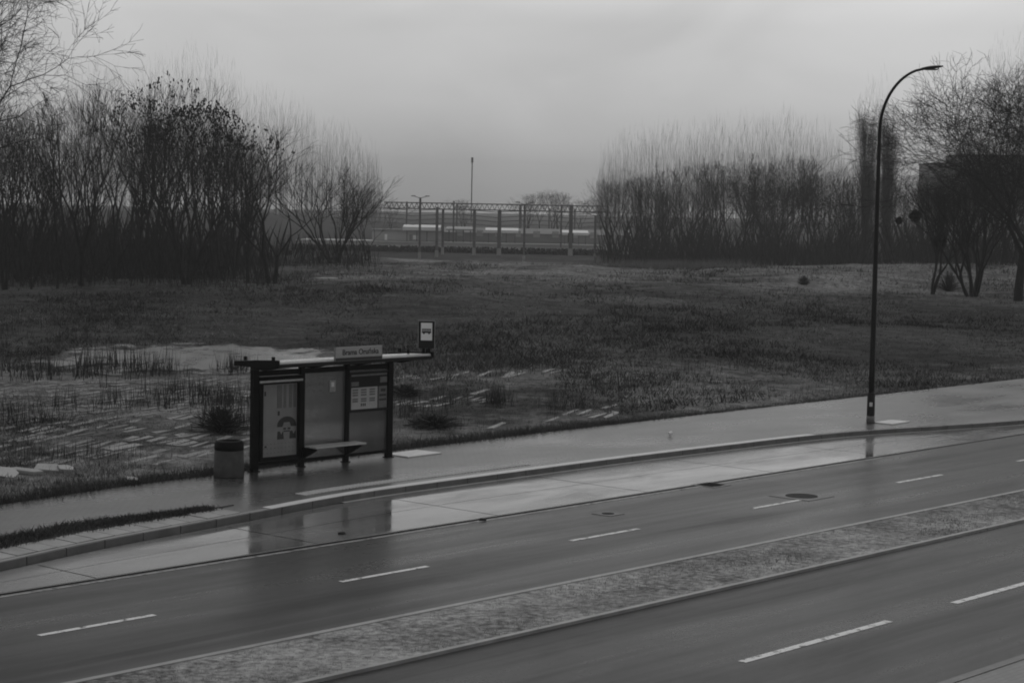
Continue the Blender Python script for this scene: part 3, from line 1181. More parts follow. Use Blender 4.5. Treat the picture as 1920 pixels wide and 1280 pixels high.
VAR = {
    'round': [make_fork(11, first=1.1, depth=8, L0=2.5, side=.14, three=.08, ang=(11, 26), up=.07), make_fork(12, stems=2, lean=.15, depth=7, L0=2.6, r0=.17, first=.8, side=.2, three=.15, ang=(12, 27)),
              make_fork(13, first=1.2, depth=8, L0=2.5, ang=(13, 30), side=.12, three=.07)],
    'multi': [make_fork(21, stems=3, lean=.22, depth=6, L0=2.8, r0=.15, side=.3, three=.2), make_fork(22, stems=7, lean=.5, depth=5, L0=2.8, r0=.12, up=.07, ang=(10, 22), side=.4, three=.2),
              make_fork(23, stems=4, lean=.16, depth=6, L0=2.6, r0=.14, ang=(10, 24), side=.25, three=.1)],
    'pod': [make_fork(31, stems=5, lean=.26, depth=6, L0=2.9, r0=.15, pods=.9, podz=.62, ang=(11, 25), side=.25, three=.2)],
    'slim': [make_tree(41, PP(kids=(12, 5, 4, 3), ang=((12, 30), (16, 36), (16, 36), (16, 36)), ratio=(0.4, 0.5, 0.55, 0.7), r0=0.13)),
             make_tree(42, PP(kids=(10, 6, 4, 3), stems=2, lean=0.1, ang=((12, 30), (16, 36), (16, 36), (16, 36)), ratio=(0.42, 0.5, 0.55, 0.7), r0=0.12))],
    'poplar': [make_fork(51, stems=30, lean=.16, depth=5, L0=3.3, r0=.08, ang=(3, 10), up=.13, side=.5, three=.25, lr=(.8, .98), vary=(.35, 1.08), jit=.05, rmin=.009)],
    'spread': [make_fork(61, depth=9, first=1.3, L0=2.5, r0=.26, ang=(18, 42), up=.02, droop=.06, three=.3), make_fork(62, stems=2, lean=.25, depth=8, L0=2.6, r0=.22, ang=(18, 40), up=.03, droop=.05)],
    'fork': [make_fork(71, stems=2, lean=.14, depth=7, L0=2.3, r0=.34, first=2.0, ang=(10, 24), up=.06)],
    'vase': [make_fork(72, stems=7, lean=.42, depth=5, L0=2.9, r0=.16, up=.06, ang=(9, 22), side=.35, three=.2)],
}
_ti = [0]


def tree(kind, px, depth, ytop, label, name='bare_tree', group=None, wide=1.0, var=None, cat='tree'):
    p = xy(px, depth)
    z = Hgt(p.x, p.y) - 0.05
    vs = VAR[kind]
    tm, cm, top, r0 = vs[(_ti[0] if var is None else var) % len(vs)]
    _ti[0] += 1
    h = ztop(px, ytop, depth) - z
    k = h / top
    t = empty(name, (p.x, p.y, z), random.uniform(0, 6.28))
    t.scale = (k * wide, k * wide, k)
    tag(t, label, cat, group)
    for nm, me in (('trunk', tm), ('crown', cm)):
        o = bpy.data.objects.new(nm, me)
        COL.objects.link(o)
        o.parent = t
    return t


# left wood
tree('spread', -120, 104, -170, 'tall bare tree at the far left edge with long arching branches reaching over the sky', wide=0.85, var=0)
GL = 'bare trees crowded in the dark wood on the left'
for px, dp, yt, kd in ((-25, 150, 165, 'round'), (10, 128, 225, 'multi'), (52, 146, 180, 'round'), (122, 160, 150, 'slim'), (214, 142, 152, 'round'), (262, 150, 200, 'slim'),
                       (284, 162, 145, 'round'), (404, 154, 178, 'multi'), (440, 148, 215, 'slim'), (20, 172, 195, 'round'), (180, 172, 205, 'multi'), (100, 174, 190, 'round'),
                       (385, 176, 200, 'round'), (60, 128, 290, 'slim'), (240, 176, 195, 'round'), (310, 176, 190, 'slim'), (-60, 165, 190, 'multi'), (330, 172, 215, 'multi'), (150, 178, 215, 'multi'), (80, 176, 235, 'multi'), (0, 178, 220, 'multi'), (430, 180, 240, 'multi'), (260, 180, 215, 'multi'), (470, 184, 265, 'multi'), (40, 140, 240, 'multi'), (300, 146, 240, 'multi')):
    tree(kd, px, dp, yt, 'bare dark tree standing among others in the dense left wood', group=GL)
tree('slim', 108, 128, 172, 'straight slim tree with a dark tapering top near the left edge', wide=0.8, var=0)
tree('round', 155, 131, 145, 'tall thick-trunked bare tree with a fan of upright twigs in the left wood', wide=1.0, var=0)
tree('pod', 350, 134, 132, 'tall multi-stemmed tree of the left wood, its top hung with dark seed clusters', 'seed_pod_tree', wide=0.95, var=0)
tree('slim', 466, 139, 240, 'thin dark trunked tree just left of the rounded tree at the wood edge', wide=0.8, var=1)
tree('multi', 512, 137, 222, 'rounded bare tree with three forking trunks at the right end of the left wood', wide=1.3, var=0)
tree('multi', 628, 186, 296, 'low spreading shrubby tree with many leaning stems beside the railway gap', 'shrubby_tree', wide=1.6, var=1)
tree('slim', 640, 190, 292, 'narrow upright tree rising from the shrubby tree by the railway gap', wide=0.9, var=0)
tree('multi', 690, 196, 345, 'small leaning bare tree at the left side of the railway gap', wide=1.1, var=0)

# right wood behind the mound
GR = 'hazy bare trees of the wood behind the mound'
for px, dp, yt, kd in ((1142, 222, 335, 'round'), (1168, 214, 312, 'round'), (1196, 232, 330, 'slim'), (1216, 216, 322, 'round'), (1244, 236, 300, 'slim'), (1262, 224, 306, 'multi'),
                       (1292, 218, 298, 'round'), (1318, 238, 294, 'slim'), (1344, 222, 298, 'round'), (1364, 232, 288, 'slim'), (1390, 216, 278, 'round'), (1414, 236, 286, 'slim'),
                       (1436, 226, 316, 'slim'), (1500, 240, 300, 'slim'), (1520, 220, 288, 'round'), (1552, 234, 312, 'round'), (1585, 240, 318, 'slim'), (1602, 226, 300, 'multi'),
                       (1640, 230, 330, 'round'), (1688, 226, 332, 'multi'), (1708, 240, 324, 'round'), (1735, 224, 330, 'slim'), (1775, 232, 322, 'round'),
                       (1230, 250, 330, 'multi'), (1300, 252, 320, 'multi'), (1400, 252, 315, 'multi'), (1560, 255, 335, 'multi'), (1660, 250, 335, 'multi'), (1160, 255, 335, 'multi'), (1200, 262, 325, 'round'), (1270, 262, 320, 'multi'), (1340, 260, 310, 'round'), (1425, 262, 312, 'multi'), (1470, 258, 320, 'multi'), (1535, 262, 330, 'round'), (1610, 262, 335, 'multi'), (1700, 262, 335, 'multi'), (1750, 258, 335, 'round')):
    tree(kd, px, dp + 45, yt, 'hazy bare tree in the wood behind the mound at right', group=GR, wide=0.95)
tree('spread', 1470, 255, 274, 'broad hazy tree with an open fan crown, highest of the low wood behind the mound', wide=0.85, var=1)
tree('poplar', 1625, 285, 160, 'tall narrow poplar left of the street lamp pole', 'poplar_tree', wide=0.62)
tree('poplar', 1663, 290, 174, 'tall narrow poplar right of the street lamp pole', 'poplar_tree', wide=0.52)

# right foreground group
MT = tree('fork', 1751, 150, 312, 'forked bare tree carrying dark mistletoe balls at the right', 'forked_tree', wide=1.0)
MT.rotation_euler.z = 0.4
tree('vase', 1828, 150, 300, 'vase-shaped tree with many stems from one base at the right', 'multi_stem_tree', wide=1.2, var=0)
tree('spread', 1915, 146, 62, 'big bare tree at the right edge with wide drooping twiggy crown', wide=1.1, var=0)
tree('spread', 1880, 205, 240, 'bare tree in front of the apartment block below the big crown', wide=0.9, var=1)
tree('multi', 1790, 215, 330, 'twiggy low tree between the forked tree and the vase-shaped tree', wide=1.2, var=0)
tree('round', 1895, 200, 310, 'low bare tree under the right edge crown', wide=1.2, var=1)

tree('spread', 1965, 150, 70, 'second big bare tree half cut off by the right edge', wide=1.0, var=1)
for px, dp, yt in ((1768, 240, 312), (1860, 250, 300)):
    tree('round', px, dp, yt, 'bare tree in the row screening the apartment block', group='bare trees before the apartment block', wide=1.2)
for px, py, r, lb in ((1716, 405, 0.46, 'round dark mistletoe ball left of the forked trunk'), (1764, 454, 0.54, 'lower dark mistletoe ball right of the forked trunk'),
                      (1686, 414, 0.25, 'small faint mistletoe ball far left of the forked trunk')):
    dpt = 150.0
    p = xy(px, dpt); p.z = ztop(px, py, dpt)
    rng = random.Random(px)
    b = MB()
    for k in range(520):
        d = Vector((rng.gauss(0, 1), rng.gauss(0, 1), rng.gauss(0, 1))).normalized()
        a = d * (r * rng.uniform(0.1, 0.5)); e = d * (r * rng.uniform(0.8, 1.03)) + Vector((rng.gauss(0, .05), rng.gauss(0, .05), rng.gauss(0, .05)))
        b.tube([a, e], [0.02, 0.03], 3, 0, False)
    o = b.build('mistletoe', M['mistle']); o.location = p
    tag(o, lb, 'mistletoe', 'mistletoe balls in the right trees')

# added wood standing in for camera-shake ghosting above the treetops (one mass)
b = MB()
rng = random.Random(99)


def rise(x, y):
    """added rise under the stand-in wood, open in the middle where the railway runs"""
    q = x / max(1.0, y)
    f = smooth(0.062, 0.12, -q) * 3 + smooth(0.045, 0.085, q) * 3
    return -1.8 + f * smooth(600, 690, y)


def env(prof, px):
    for (a, b_), (c_, d_) in zip(prof, prof[1:]):
        if a <= px <= c_: return b_ + (d_ - b_) * (px - a) / (c_ - a)
    return 420


def fringe(prof, n):
    lo, hi = prof[0][0], prof[-1][0]
    for k in range(n):
        px = rng.uniform(lo, hi)
        crown = 0.5 + 0.5 * math.sin(px * 0.115 + 1.7 * math.sin(px * 0.031))      # single crowns along the row
        yt = env(prof, px) + 30 * (1 - crown) * rng.random() + abs(rng.gauss(0, 38)) - 8
        dp = rng.uniform(690, 780)
        p = xy(px, dp)
        z0 = rise(p.x, p.y)
        zt = ztop(px, yt, dp)
        z1 = zt - (zt - z0) * 0.75 * rng.random() ** 0.7
        ln = rng.uniform(2.5, 7)
        lx, ly = rng.gauss(0, .07) * ln, rng.gauss(0, .07) * ln
        r = rng.uniform(.010, .022)
        b.tube([(p.x - lx, p.y - ly, z1 - ln), (p.x, p.y, z1 - ln * .4), (p.x + lx * .5, p.y + ly, z1)], [r, r * .9, r * .35], 3, 0, False)
        if k % 40 == 0:
            b.tube([(p.x, p.y, z0 - .3), (p.x, p.y, z0 + (zt - z0) * .5), (p.x, p.y, z0 + (zt - z0) * .8)], [.12, .03, .005], 4, 0, False)


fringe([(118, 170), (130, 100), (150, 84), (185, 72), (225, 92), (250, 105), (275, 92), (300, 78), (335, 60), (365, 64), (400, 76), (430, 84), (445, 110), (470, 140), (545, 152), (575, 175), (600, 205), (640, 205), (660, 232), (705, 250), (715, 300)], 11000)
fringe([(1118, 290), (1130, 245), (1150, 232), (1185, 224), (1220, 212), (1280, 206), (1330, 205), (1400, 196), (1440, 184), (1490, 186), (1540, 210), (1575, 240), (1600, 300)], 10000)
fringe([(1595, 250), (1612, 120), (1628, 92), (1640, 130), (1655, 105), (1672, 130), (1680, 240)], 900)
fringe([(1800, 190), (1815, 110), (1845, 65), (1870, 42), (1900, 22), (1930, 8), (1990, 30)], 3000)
o = b.build('ghost_wood', M['hazytwig'])
tag(o, 'added row of thin pale trees standing in for ghosted treetops above the woods', 'ghost wood', kind='stuff')

# undergrowth in the woods (uncountable)
def sprays(name, zones, n, hmin, hmax, wid, mat, label, cat, lean=0.18, seed=1):
    r_ = np.random.default_rng(seed)
    Vs, Fs = [], []
    c = 0
    for (px0, px1, d0, d1, frac, hs) in zones:
        for _ in range(int(n * frac)):
            px = px0 + (px1 - px0) * r_.beta(1.5, 1.5); d = r_.uniform(d0, d1)
            p = xy(px, d)
            z = Hgt(p.x, p.y) - 0.05
            cl = 0.5 + 0.5 * math.sin(p.x * 0.9 + 1.3 * math.sin(p.y * 0.35)) * math.sin(p.x * 0.23 + p.y * 0.11)
            h = (hmin + (hmax - hmin) * r_.random() ** 2.2) * hs * (0.45 + 0.9 * cl)
            a = r_.uniform(0, 6.28)
            l1 = r_.normal(0, lean) * h; l2 = r_.normal(0, lean) * h
            wx, wy = math.cos(a) * wid, math.sin(a) * wid
            Vs += [(p.x - wx, p.y - wy, z), (p.x + wx, p.y + wy, z), (p.x + l1 * .5 + wx * .7, p.y + l2 * .5 + wy * .7, z + h * .6), (p.x + l1, p.y + l2, z + h)]
            Fs += [(c, c + 1, c + 2), (c, c + 2, c + 3)]
            c += 4
    o = tri_mesh(name, Vs, Fs, mat)
    return tag(o, label, cat, kind='stuff')


sprays('undergrowth', [(-420, 530, 130, 182, 0.34, 0.6), (-420, 520, 160, 200, 0.45, 0.85), (470, 720, 170, 200, 0.05, 0.5), (1115, 1900, 245, 310, 0.5, 1.1), (1660, 2200, 215, 260, 0.2, 1.0)],
       22000, 1.0, 6.0, 0.018, M['twig'], 'dark tangle of saplings and brush under the bare woods', 'undergrowth', seed=3)

# ------------------------------------------------------------------ grass, weeds
def tufts(name, gen, n, mat, label, cat, hs, wd, blades=4, seed=5, lean=0.5):
    r_ = np.random.default_rng(seed)
    Vs, Fs = [], []
    c = 0
    for _ in range(n):
        q = gen(r_)
        if q is None: continue
        x, y, z, k = q
        for _b in range(blades):
            h = r_.uniform(*hs) * k
            a = r_.uniform(0, 6.28)
            lx, ly = r_.normal(0, lean) * h, r_.normal(0, lean) * h
            ox, oy = r_.normal(0, .12) * k, r_.normal(0, .12) * k
            wx, wy = math.cos(a) * wd * k, math.sin(a) * wd * k
            Vs += [(x + ox - wx, y + oy - wy, z - .03), (x + ox + wx, y + oy + wy, z - .03), (x + ox + lx, y + oy + ly, z + h)]
            Fs.append((c, c + 1, c + 2))
            c += 3
    o = tri_mesh(name, Vs, Fs, mat)
    return tag(o, label, cat, kind='stuff')


def in_puddle(p, k=1.0):
    dx, dy = (p.x - PUD_C.x) / (5.9 * k), (p.y - PUD_C.y) / (7.4 * k)
    return dx * dx + dy * dy < 1


def field_gen(r_):
    px = r_.uniform(-150, 2080)
    py = 500 + 440 * r_.random() ** 1.1
    p = at(px, py, 0.2)
    s, w = sw(p)
    if w < pbw(s) + 0.15 or p.y > 235 or in_puddle(p): return None
    cl = mnoise.noise(Vector((p.x * .13, p.y * .05, 1.7))) + 0.6 * mnoise.noise(Vector((p.x * .5, p.y * .16, 5.1)))
    pass
    return p.x, p.y, Hgt(p.x, p.y), (0.55 + p.y / 110) * (0.5 + 1.5 * max(0, cl + .1)) * r_.uniform(.5, 1.25)


tufts('grass', field_gen, 72000, M['grass'], 'flattened dead winter grass covering the waste ground', 'grass', (0.03, 0.14), 0.014, 4)


def heath_gen(r_):
    px = r_.uniform(-150, 2080)
    py = 515 + 260 * r_.random()
    p = at(px, py, 0.2)
    s, w = sw(p)
    if px < 1050 and py > 690: return None
    if w < pbw(s) + 1.5 or p.y > 200 or in_puddle(p, 1.1): return None
    cl = mnoise.noise(Vector((p.x * .09, p.y * .03, 21.7))) + 0.7 * mnoise.noise(Vector((p.x * .35, p.y * .10, 3.3)))
    if cl < 0.0 and r_.random() < .8: return None
    return p.x, p.y, Hgt(p.x, p.y), (0.6 + p.y / 110) * (0.5 + max(0, cl)) * r_.uniform(.5, 1.3)


def pale_gen(r_):
    px = r_.uniform(-150, 2080)
    py = 505 + 300 * r_.random()
    p = at(px, py, 0.2)
    s, w = sw(p)
    if w < pbw(s) + 0.8 or p.y > 212 or in_puddle(p, 1.1): return None
    cl = mnoise.noise(Vector((p.x * .07, p.y * .03, 41.7))) + 0.7 * mnoise.noise(Vector((p.x * .3, p.y * .09, 13.3)))
    if cl < 0.12: return None
    return p.x, p.y, Hgt(p.x, p.y), (0.6 + p.y / 110) * (0.6 + cl) * r_.uniform(.5, 1.3)


tufts('heath', heath_gen, 26000, M['weed'], 'dark heath tussocks scattered over the waste ground', 'heath', (0.05, 0.20), 0.016, 4, seed=17, lean=0.7)
tufts('pale_grass', pale_gen, 22000, M['reed'], 'pale flattened straw in streaks on the waste ground', 'grass', (0.02, 0.11), 0.016, 4, seed=18, lean=1.2)


def reed_gen(r_):
    px = r_.normal(1250, 70)
    p = xy(px, r_.uniform(192, 206))
    return p.x, p.y, Hgt(p.x, p.y), 1.0


tufts('reeds', reed_gen, 1500, M['reed'], 'pale dry reeds along the crest of the mound', 'reeds', (0.3, 1.1), 0.02, 4, seed=15, lean=0.18)


def edge_gen(r_):
    s = r_.uniform(-6, 110) if r_.random() < .5 else r_.uniform(20, 60)
    w = pbw(s) + abs(r_.normal(0.15, 0.35)) - 0.05
    p = rp(s, w)
    return p.x, p.y, max(Hgt(p.x, p.y), 0.1), (1.0 - 0.55 * smooth(38, 52, s)) * r_.uniform(.4, 1.1)


tufts('edge_grass', edge_gen, 14000, M['verge'], 'ragged dark grass along the back edge of the pavement', 'grass', (0.06, 0.26), 0.012, 4, seed=8)


def verge_gen(r_):
    s = r_.uniform(-4, vg1)
    a = kws(s) + (0.92 if s > sl0 else 0.2); e = vtop(s)
    if e - a < 0.05: return None
    p = rp(s, r_.uniform(a, e))
    return p.x, p.y, PZ + 0.02, 0.9


tufts('verge_grass', verge_gen, 14000, M['verge'], 'rough dark grass on the verge beside the kerb slabs', 'grass', (0.02, 0.10), 0.012, 4, seed=9, lean=0.9)


def med_gen(r_):
    s = r_.uniform(8, 90) if r_.random() < .8 else r_.uniform(90, 200)
    p = rp(s, r_.uniform(W_MED0 + 0.14, W_MED1 - 0.14))
    q_ = mnoise.noise(Vector((p.x * .5, p.y * .5, 9.0)))
    return p.x, p.y, 0.035, 0.5 + 0.5 * max(0, q_)


tufts('median_grass', med_gen, 16000, M['median_grass'], 'short trodden pale grass on the road median', 'grass', (0.02, 0.07), 0.012, 4, seed=10, lean=0.8)

# weeds: stalky clumps in chosen patches
PATCH = [(210, 690, 60, 16, 1.5), (60, 700, 90, 18, 1.3), (300, 690, 40, 10, 1.0), (440, 688, 25, 8, 1.0), (180, 775, 160, 14, 0.85), (300, 760, 120, 16, .8), (40, 800, 60, 14, .8),
         (430, 800, 40, 14, 1.0), (350, 740, 70, 12, .9), (120, 860, 120, 14, .6), (420, 760, 40, 10, .9), (770, 770, 40, 16, .75), (930, 755, 15, 8, .8), (840, 755, 30, 10, .6), (1060, 760, 40, 16, .65),
         (1150, 720, 60, 14, .7), (1020, 690, 90, 18, .7), (1250, 715, 80, 14, .6), (800, 800, 60, 10, .5), (1300, 690, 120, 16, .6), (1600, 650, 300, 40, .5), (1150, 600, 150, 30, .6), (60, 620, 100, 30, 1.1), (180, 600, 120, 20, .9),
         (1430, 740, 150, 14, .45), (1700, 690, 160, 16, .5)]


def weed_gen(r_):
    a = PATCH[int(r_.integers(len(PATCH)))]
    p = at(a[0] + r_.normal(0, a[2] * .7), a[1] + r_.normal(0, a[3] * .5), 0.15)
    s, w = sw(p)
    if w < pbw(s) + 0.3: return None
    return p.x, p.y, Hgt(p.x, p.y), a[4]


tufts('weeds', weed_gen, 1500, M['weed'], 'dark dead weed stalks in clumps on the waste ground', 'weeds', (0.2, 0.95), 0.012, 4, seed=12, lean=0.13)

# bushes (dark low shrubs standing out)
def bush(px, py, hgt, wid, label, seed):
    p = at(px, py, 0.15)
    rng = random.Random(seed)
    b = MB()
    for k in range(260):
        a = rng.random() * 6.28
        el = rng.uniform(0.15, 1.5)
        d = Vector((math.cos(a) * math.cos(el) * wid, math.sin(a) * math.cos(el) * wid, math.sin(el) * hgt))
        s_ = d * rng.uniform(0, .35); e = d * rng.uniform(.7, 1.05)
        m_ = s_.lerp(e, .5) + Vector((rng.gauss(0, .06), rng.gauss(0, .06), .05))
        b.tube([s_, m_, e], [.014, .012, .008], 3, 0, False)
    o = b.build('bush', M['weed']); o.location = (p.x, p.y, Hgt(p.x, p.y) - .03)
    tag(o, label, 'bush')


bush(415, 812, .75, 0.9, 'dark scrubby bush on the waste ground just behind the litter bin', 1)
bush(760, 742, 0.45, 0.6, 'low dark bush on the waste ground right of the shelter', 2)
bush(1507, 538, 0.8, 0.7, 'small isolated dark bush on the mound', 3)
bush(1778, 548, 1.6, 1.2, 'dark bush at the foot of the forked tree', 4)
bush(815, 800, 0.45, 0.9, 'low dark bush near the pavement right of the shelter', 5)

# flood water
b = MB()
ring = []
rngw = random.Random(4)
NP = 64
for k in range(NP):
    t = 6.283 * k / NP
    rr = 1 + 0.10 * math.sin(3 * t + 1) + 0.07 * math.sin(7 * t + 2) + 0.04 * math.sin(13 * t)
    ring.append(Vector((PUD_C.x + 5.3 * rr * math.cos(t), PUD_C.y + 6.6 * rr * math.sin(t), 0.06)))
ring = [Vector((PUD_C.x + (p.x - PUD_C.x) * 1.25, PUD_C.y + (p.y - PUD_C.y) * 1.25, p.z)) for p in ring]
b.face(ring)
t = NT('slush water')
sepn = t.n('ShaderNodeSeparateXYZ')
t.l(t.n('ShaderNodeNewGeometry').outputs['Position'], sepn.inputs[0])
dx_ = t.math('DIVIDE', t.math('SUBTRACT', sepn.outputs['X'], PUD_C.x), 5.6)
dy_ = t.math('DIVIDE', t.math('SUBTRACT', sepn.outputs['Y'], PUD_C.y), 7.0)
rr_ = t.math('SQRT', t.math('ADD', t.math('MULTIPLY', dx_, dx_), t.math('MULTIPLY', dy_, dy_)), 0)
n1 = t.noise(t.pos((1, 0.45, 1)), 0.55, 6, 0.65, 0.5)
al = t.rng(t.math('ADD', rr_, t.rng(n1, 0.3, 0.7, -0.6, 0.55)), 0.72, 1.08, 1.0, 0.0)
n2 = t.noise(t.pos((0.6, 0.3, 1)), 0.9, 6, 0.65)
pb_ = t.n('ShaderNodeBsdfPrincipled')
t.l(t.rng(n2, 0.3, 0.7, 0.09, 0.27), pb_.inputs['Base Color']); t.l(t.rng(n2, 0.3, 0.7, 0.15, 0.5), pb_.inputs['Roughness'])
tr_ = t.n('ShaderNodeBsdfTransparent')
mx_ = t.n('ShaderNodeMixShader')
t.l(al, mx_.inputs[0]); t.l(tr_.outputs[0], mx_.inputs[1]); t.l(pb_.outputs[0], mx_.inputs[2]); t.l(mx_.outputs[0], t.out.inputs['Surface'])
tag(b.build('flood_water', t.mat), kind='structure')

# broken old paving on the waste ground: thin slabs with gaps
b = MB()
b2 = MB()
rngp = random.Random(21)
zones = [((-120, 905), (460, 850), (470, 700), (-120, 720), 0.98), ((735, 765), (930, 762), (905, 735), (740, 740), 1.15), ((735, 715), (880, 712), (900, 698), (735, 700), 1.1),
         ((960, 800), (1040, 795), (1030, 782), (950, 786), 0.9), ((1060, 790), (1200, 775), (1180, 760), (1070, 765), 0.85), ((740, 838), (860, 822), (850, 805), (740, 812), 0.35),
         ((940, 705), (1100, 703), (1100, 692), (940, 694), 0.75), ((1250, 745), (1320, 740), (1310, 728), (1250, 730), 0.4), ((1230, 726), (1420, 716), (1420, 705), (1230, 712), 0.3)]


def inside(poly, x, y):
    r_ = False
    for (x1, y1), (x2, y2) in zip(poly, poly[1:] + poly[:1]):
        if (y1 > y) != (y2 > y) and x < (x2 - x1) * (y - y1) / (y2 - y1) + x1: r_ = not r_
    return r_


from mathutils import noise as mnoise
GA = math.atan2(-0.3, 0.95)
gx, gy = Vector((math.cos(GA), math.sin(GA), 0)), Vector((-math.sin(GA), math.cos(GA), 0))
for z4 in zones:
    PIT, PIT2 = (0.32, 1.5) if z4 is zones[0] else (0.30, 2.3)
    poly = [(at(*q, 0.12).x, at(*q, 0.12).y) for q in z4[:4]]
    cx = [Vector((a, c_, 0)) for a, c_ in poly]
    i0, i1 = min(q.dot(gx) for q in cx), max(q.dot(gx) for q in cx)
    j0, j1 = min(q.dot(gy) for q in cx), max(q.dot(gy) for q in cx)
    for i in range(int(i0 / PIT), int(i1 / PIT) + 1):
        for j in range(int(j0 / PIT2), int(j1 / PIT2) + 1):
            q = gx * (i * PIT + rngp.gauss(0, .025)) + gy * (j * PIT2 + rngp.gauss(0, .07))
            nn = mnoise.noise(Vector((q.x * .22, q.y * .22, 3.1))) * .5 + .5
            if not inside(poly, q.x + rngp.gauss(0, .5), q.y + rngp.gauss(0, .5)): continue
            if nn + rngp.uniform(-.18, .18) > z4[4] * 0.80: continue
            s, w = sw(q)
            if w < pbw(s) + 1.6 or in_puddle(q, 1.12): continue
            hs = rngp.uniform(.06, .11); hs2 = rngp.uniform(.35, .7) if z4 is zones[0] else rngp.uniform(.7, 1.05); ra = rngp.gauss(0, .05)
            ex, ey = gx * math.cos(ra) + gy * math.sin(ra), gy * math.cos(ra) - gx * math.sin(ra)
            zz = [Hgt(*(q + ex * (a * hs) + ey * (c_ * hs2)).xy) for a, c_ in ((-1, -1), (1, -1), (1, 1), (-1, 1))]
            off = rngp.uniform(-.015, .025)
            (b if z4 is zones[0] else b2).face([(*(q + ex * (a * hs + rngp.gauss(0, .025)) + ey * (c_ * hs2 + rngp.gauss(0, .05))).xy, z_ + off + rngp.gauss(0, .012)) for (a, c_), z_ in zip(((-1, -1), (1, -1), (1, 1), (-1, 1)), zz)])
print('slabs', len(b.f))
o = b.build('old_paving', M['oldslab'])
sm = o.modifiers.new('thick', 'SOLIDIFY'); sm.thickness = 0.04; sm.offset = -1
tag(o, 'broken grey paving half lost in grass left of the shelter', 'old paving', kind='stuff')
o = b2.build('old_paving', M['oldslab_pale'])
sm = o.modifiers.new('thick', 'SOLIDIFY'); sm.thickness = 0.04; sm.offset = -1
tag(o, 'patches of pale broken paving in the grass right of the shelter', 'old paving', kind='stuff')

# rubble slabs at the left edge of the pavement
for k, (px, py, sx, sy, rz_, tl, lb) in enumerate(((14, 890, .24, .2, .3, .5, 'tilted round-edged rubble slab at the very left of the pavement edge'),
                                                  (50, 886, .42, .12, -.3, .12, 'long pale broken slab lying at the left pavement edge'),
                                                  (92, 881, .34, .22, .2, .2, 'brightest broken slab leaning right of the long slab at left'),
                                                  (122, 881, .2, .15, .6, .25, 'small broken slab at the right end of the rubble at left'),
                                                  (247, 900, .14, .12, .5, .2, 'small pale stone by the pavement edge left of the bin'))):
    p = at(px, py, .15)
    b = MB()
    b.prism([(-sx, -sy), (sx * .6, -sy * 1.1), (sx, sy * .2), (sx * .5, sy), (-sx * .8, sy * .8)], 0, .09)
    o = b.build('broken_slab', M['slab'], bevel=0.015); o.location = (p.x, p.y, Hgt(p.x, p.y) + .02); o.rotation_euler = (tl, tl * .4, rz_)
    tag(o, lb, 'rubble', 'rubble at the left pavement edge')

# pallet-like plank pile at the wood edge
p = at(610, 529, .4)
b = MB()
for k in range(3): b.box(-.7, .7, -.45 + k * .42, -.35 + k * .42, 0, .12)
for k in range(6): b.box(-.65 + k * .25, -.47 + k * .25, -.5, .55, .122, .15)
o = b.build('wooden_pallet', M['far_slab']); o.location = (p.x, p.y, Hgt(p.x, p.y) + .03); o.rotation_euler.z = .5
tag(o, 'pale wooden pallet lying in the grass in front of the shrubby tree', 'pallet')

# ------------------------------------------------------------------ railway
GZ = -1.8


def mast(px, ytop, ybase, wpx, label, kind='catenary_mast', arms=None, group='railway masts'):
    dp = (CAMH - GZ) * F / (ybase - hor(px))
    p = xy(px, dp)
    h = ztop(px, ytop, dp) - GZ
    r = wpx * dp / F / 2
    t = empty(kind, (p.x, p.y, GZ))
    tag(t, label, 'mast' if kind != 'yard_lamp' else 'lamp', group)
    b = MB()
    b.box(-r, r, -r, r, 0.0, h)
    b.build('pole', M['mast'], t)
    b = MB(); b.box(-r * 1.25, r * 1.25, -r * 1.25, r * 1.25, -0.2, h * 0.14)
    b.build('footing', M['mast_foot'], t)
    if arms == 'lamp':
        b = MB(); b.tube([(-1.0, 0, h + .25), (-.15, 0, h), (.15, 0, h), (1.0, 0, h + .25)], .05, 5)
        b.box(-1.3, -.7, -.12, .12, h + .2, h + .32); b.box(.7, 1.3, -.12, .12, h + .2, h + .32)
        b.build('lamp_arm', M['mast'], t)
    elif arms == 'cant':
        b = MB(); b.tube([(0, 0, h * .86), (2.6, 0, h * .9)], .05, 5); b.tube([(0, 0, h * .7), (2.4, 0, h * .89)], .05, 5)
        b.tube([(1.4, 0, h * .72), (2.5, 0, h * .74)], .03, 4)
        b.build('cantilever', M['mast'], t)
    elif arms == 'signal':
        b = MB(); b.box(-.3, .3, -.15, .15, h - 1.4, h + .1); b.box(-.18, .18, -.3, -.15, h - 1.1, h - .85); b.box(-.18, .18, -.3, -.15, h - .5, h - .25)
        b.build('ghost_mast_head', M['dark'], t)
    elif arms == 'box':
        b = MB(); b.box(-.45, .45, -.3, .3, h * .26, h * .44)
        b.build('switch_box', M['dark'], t)
    return t


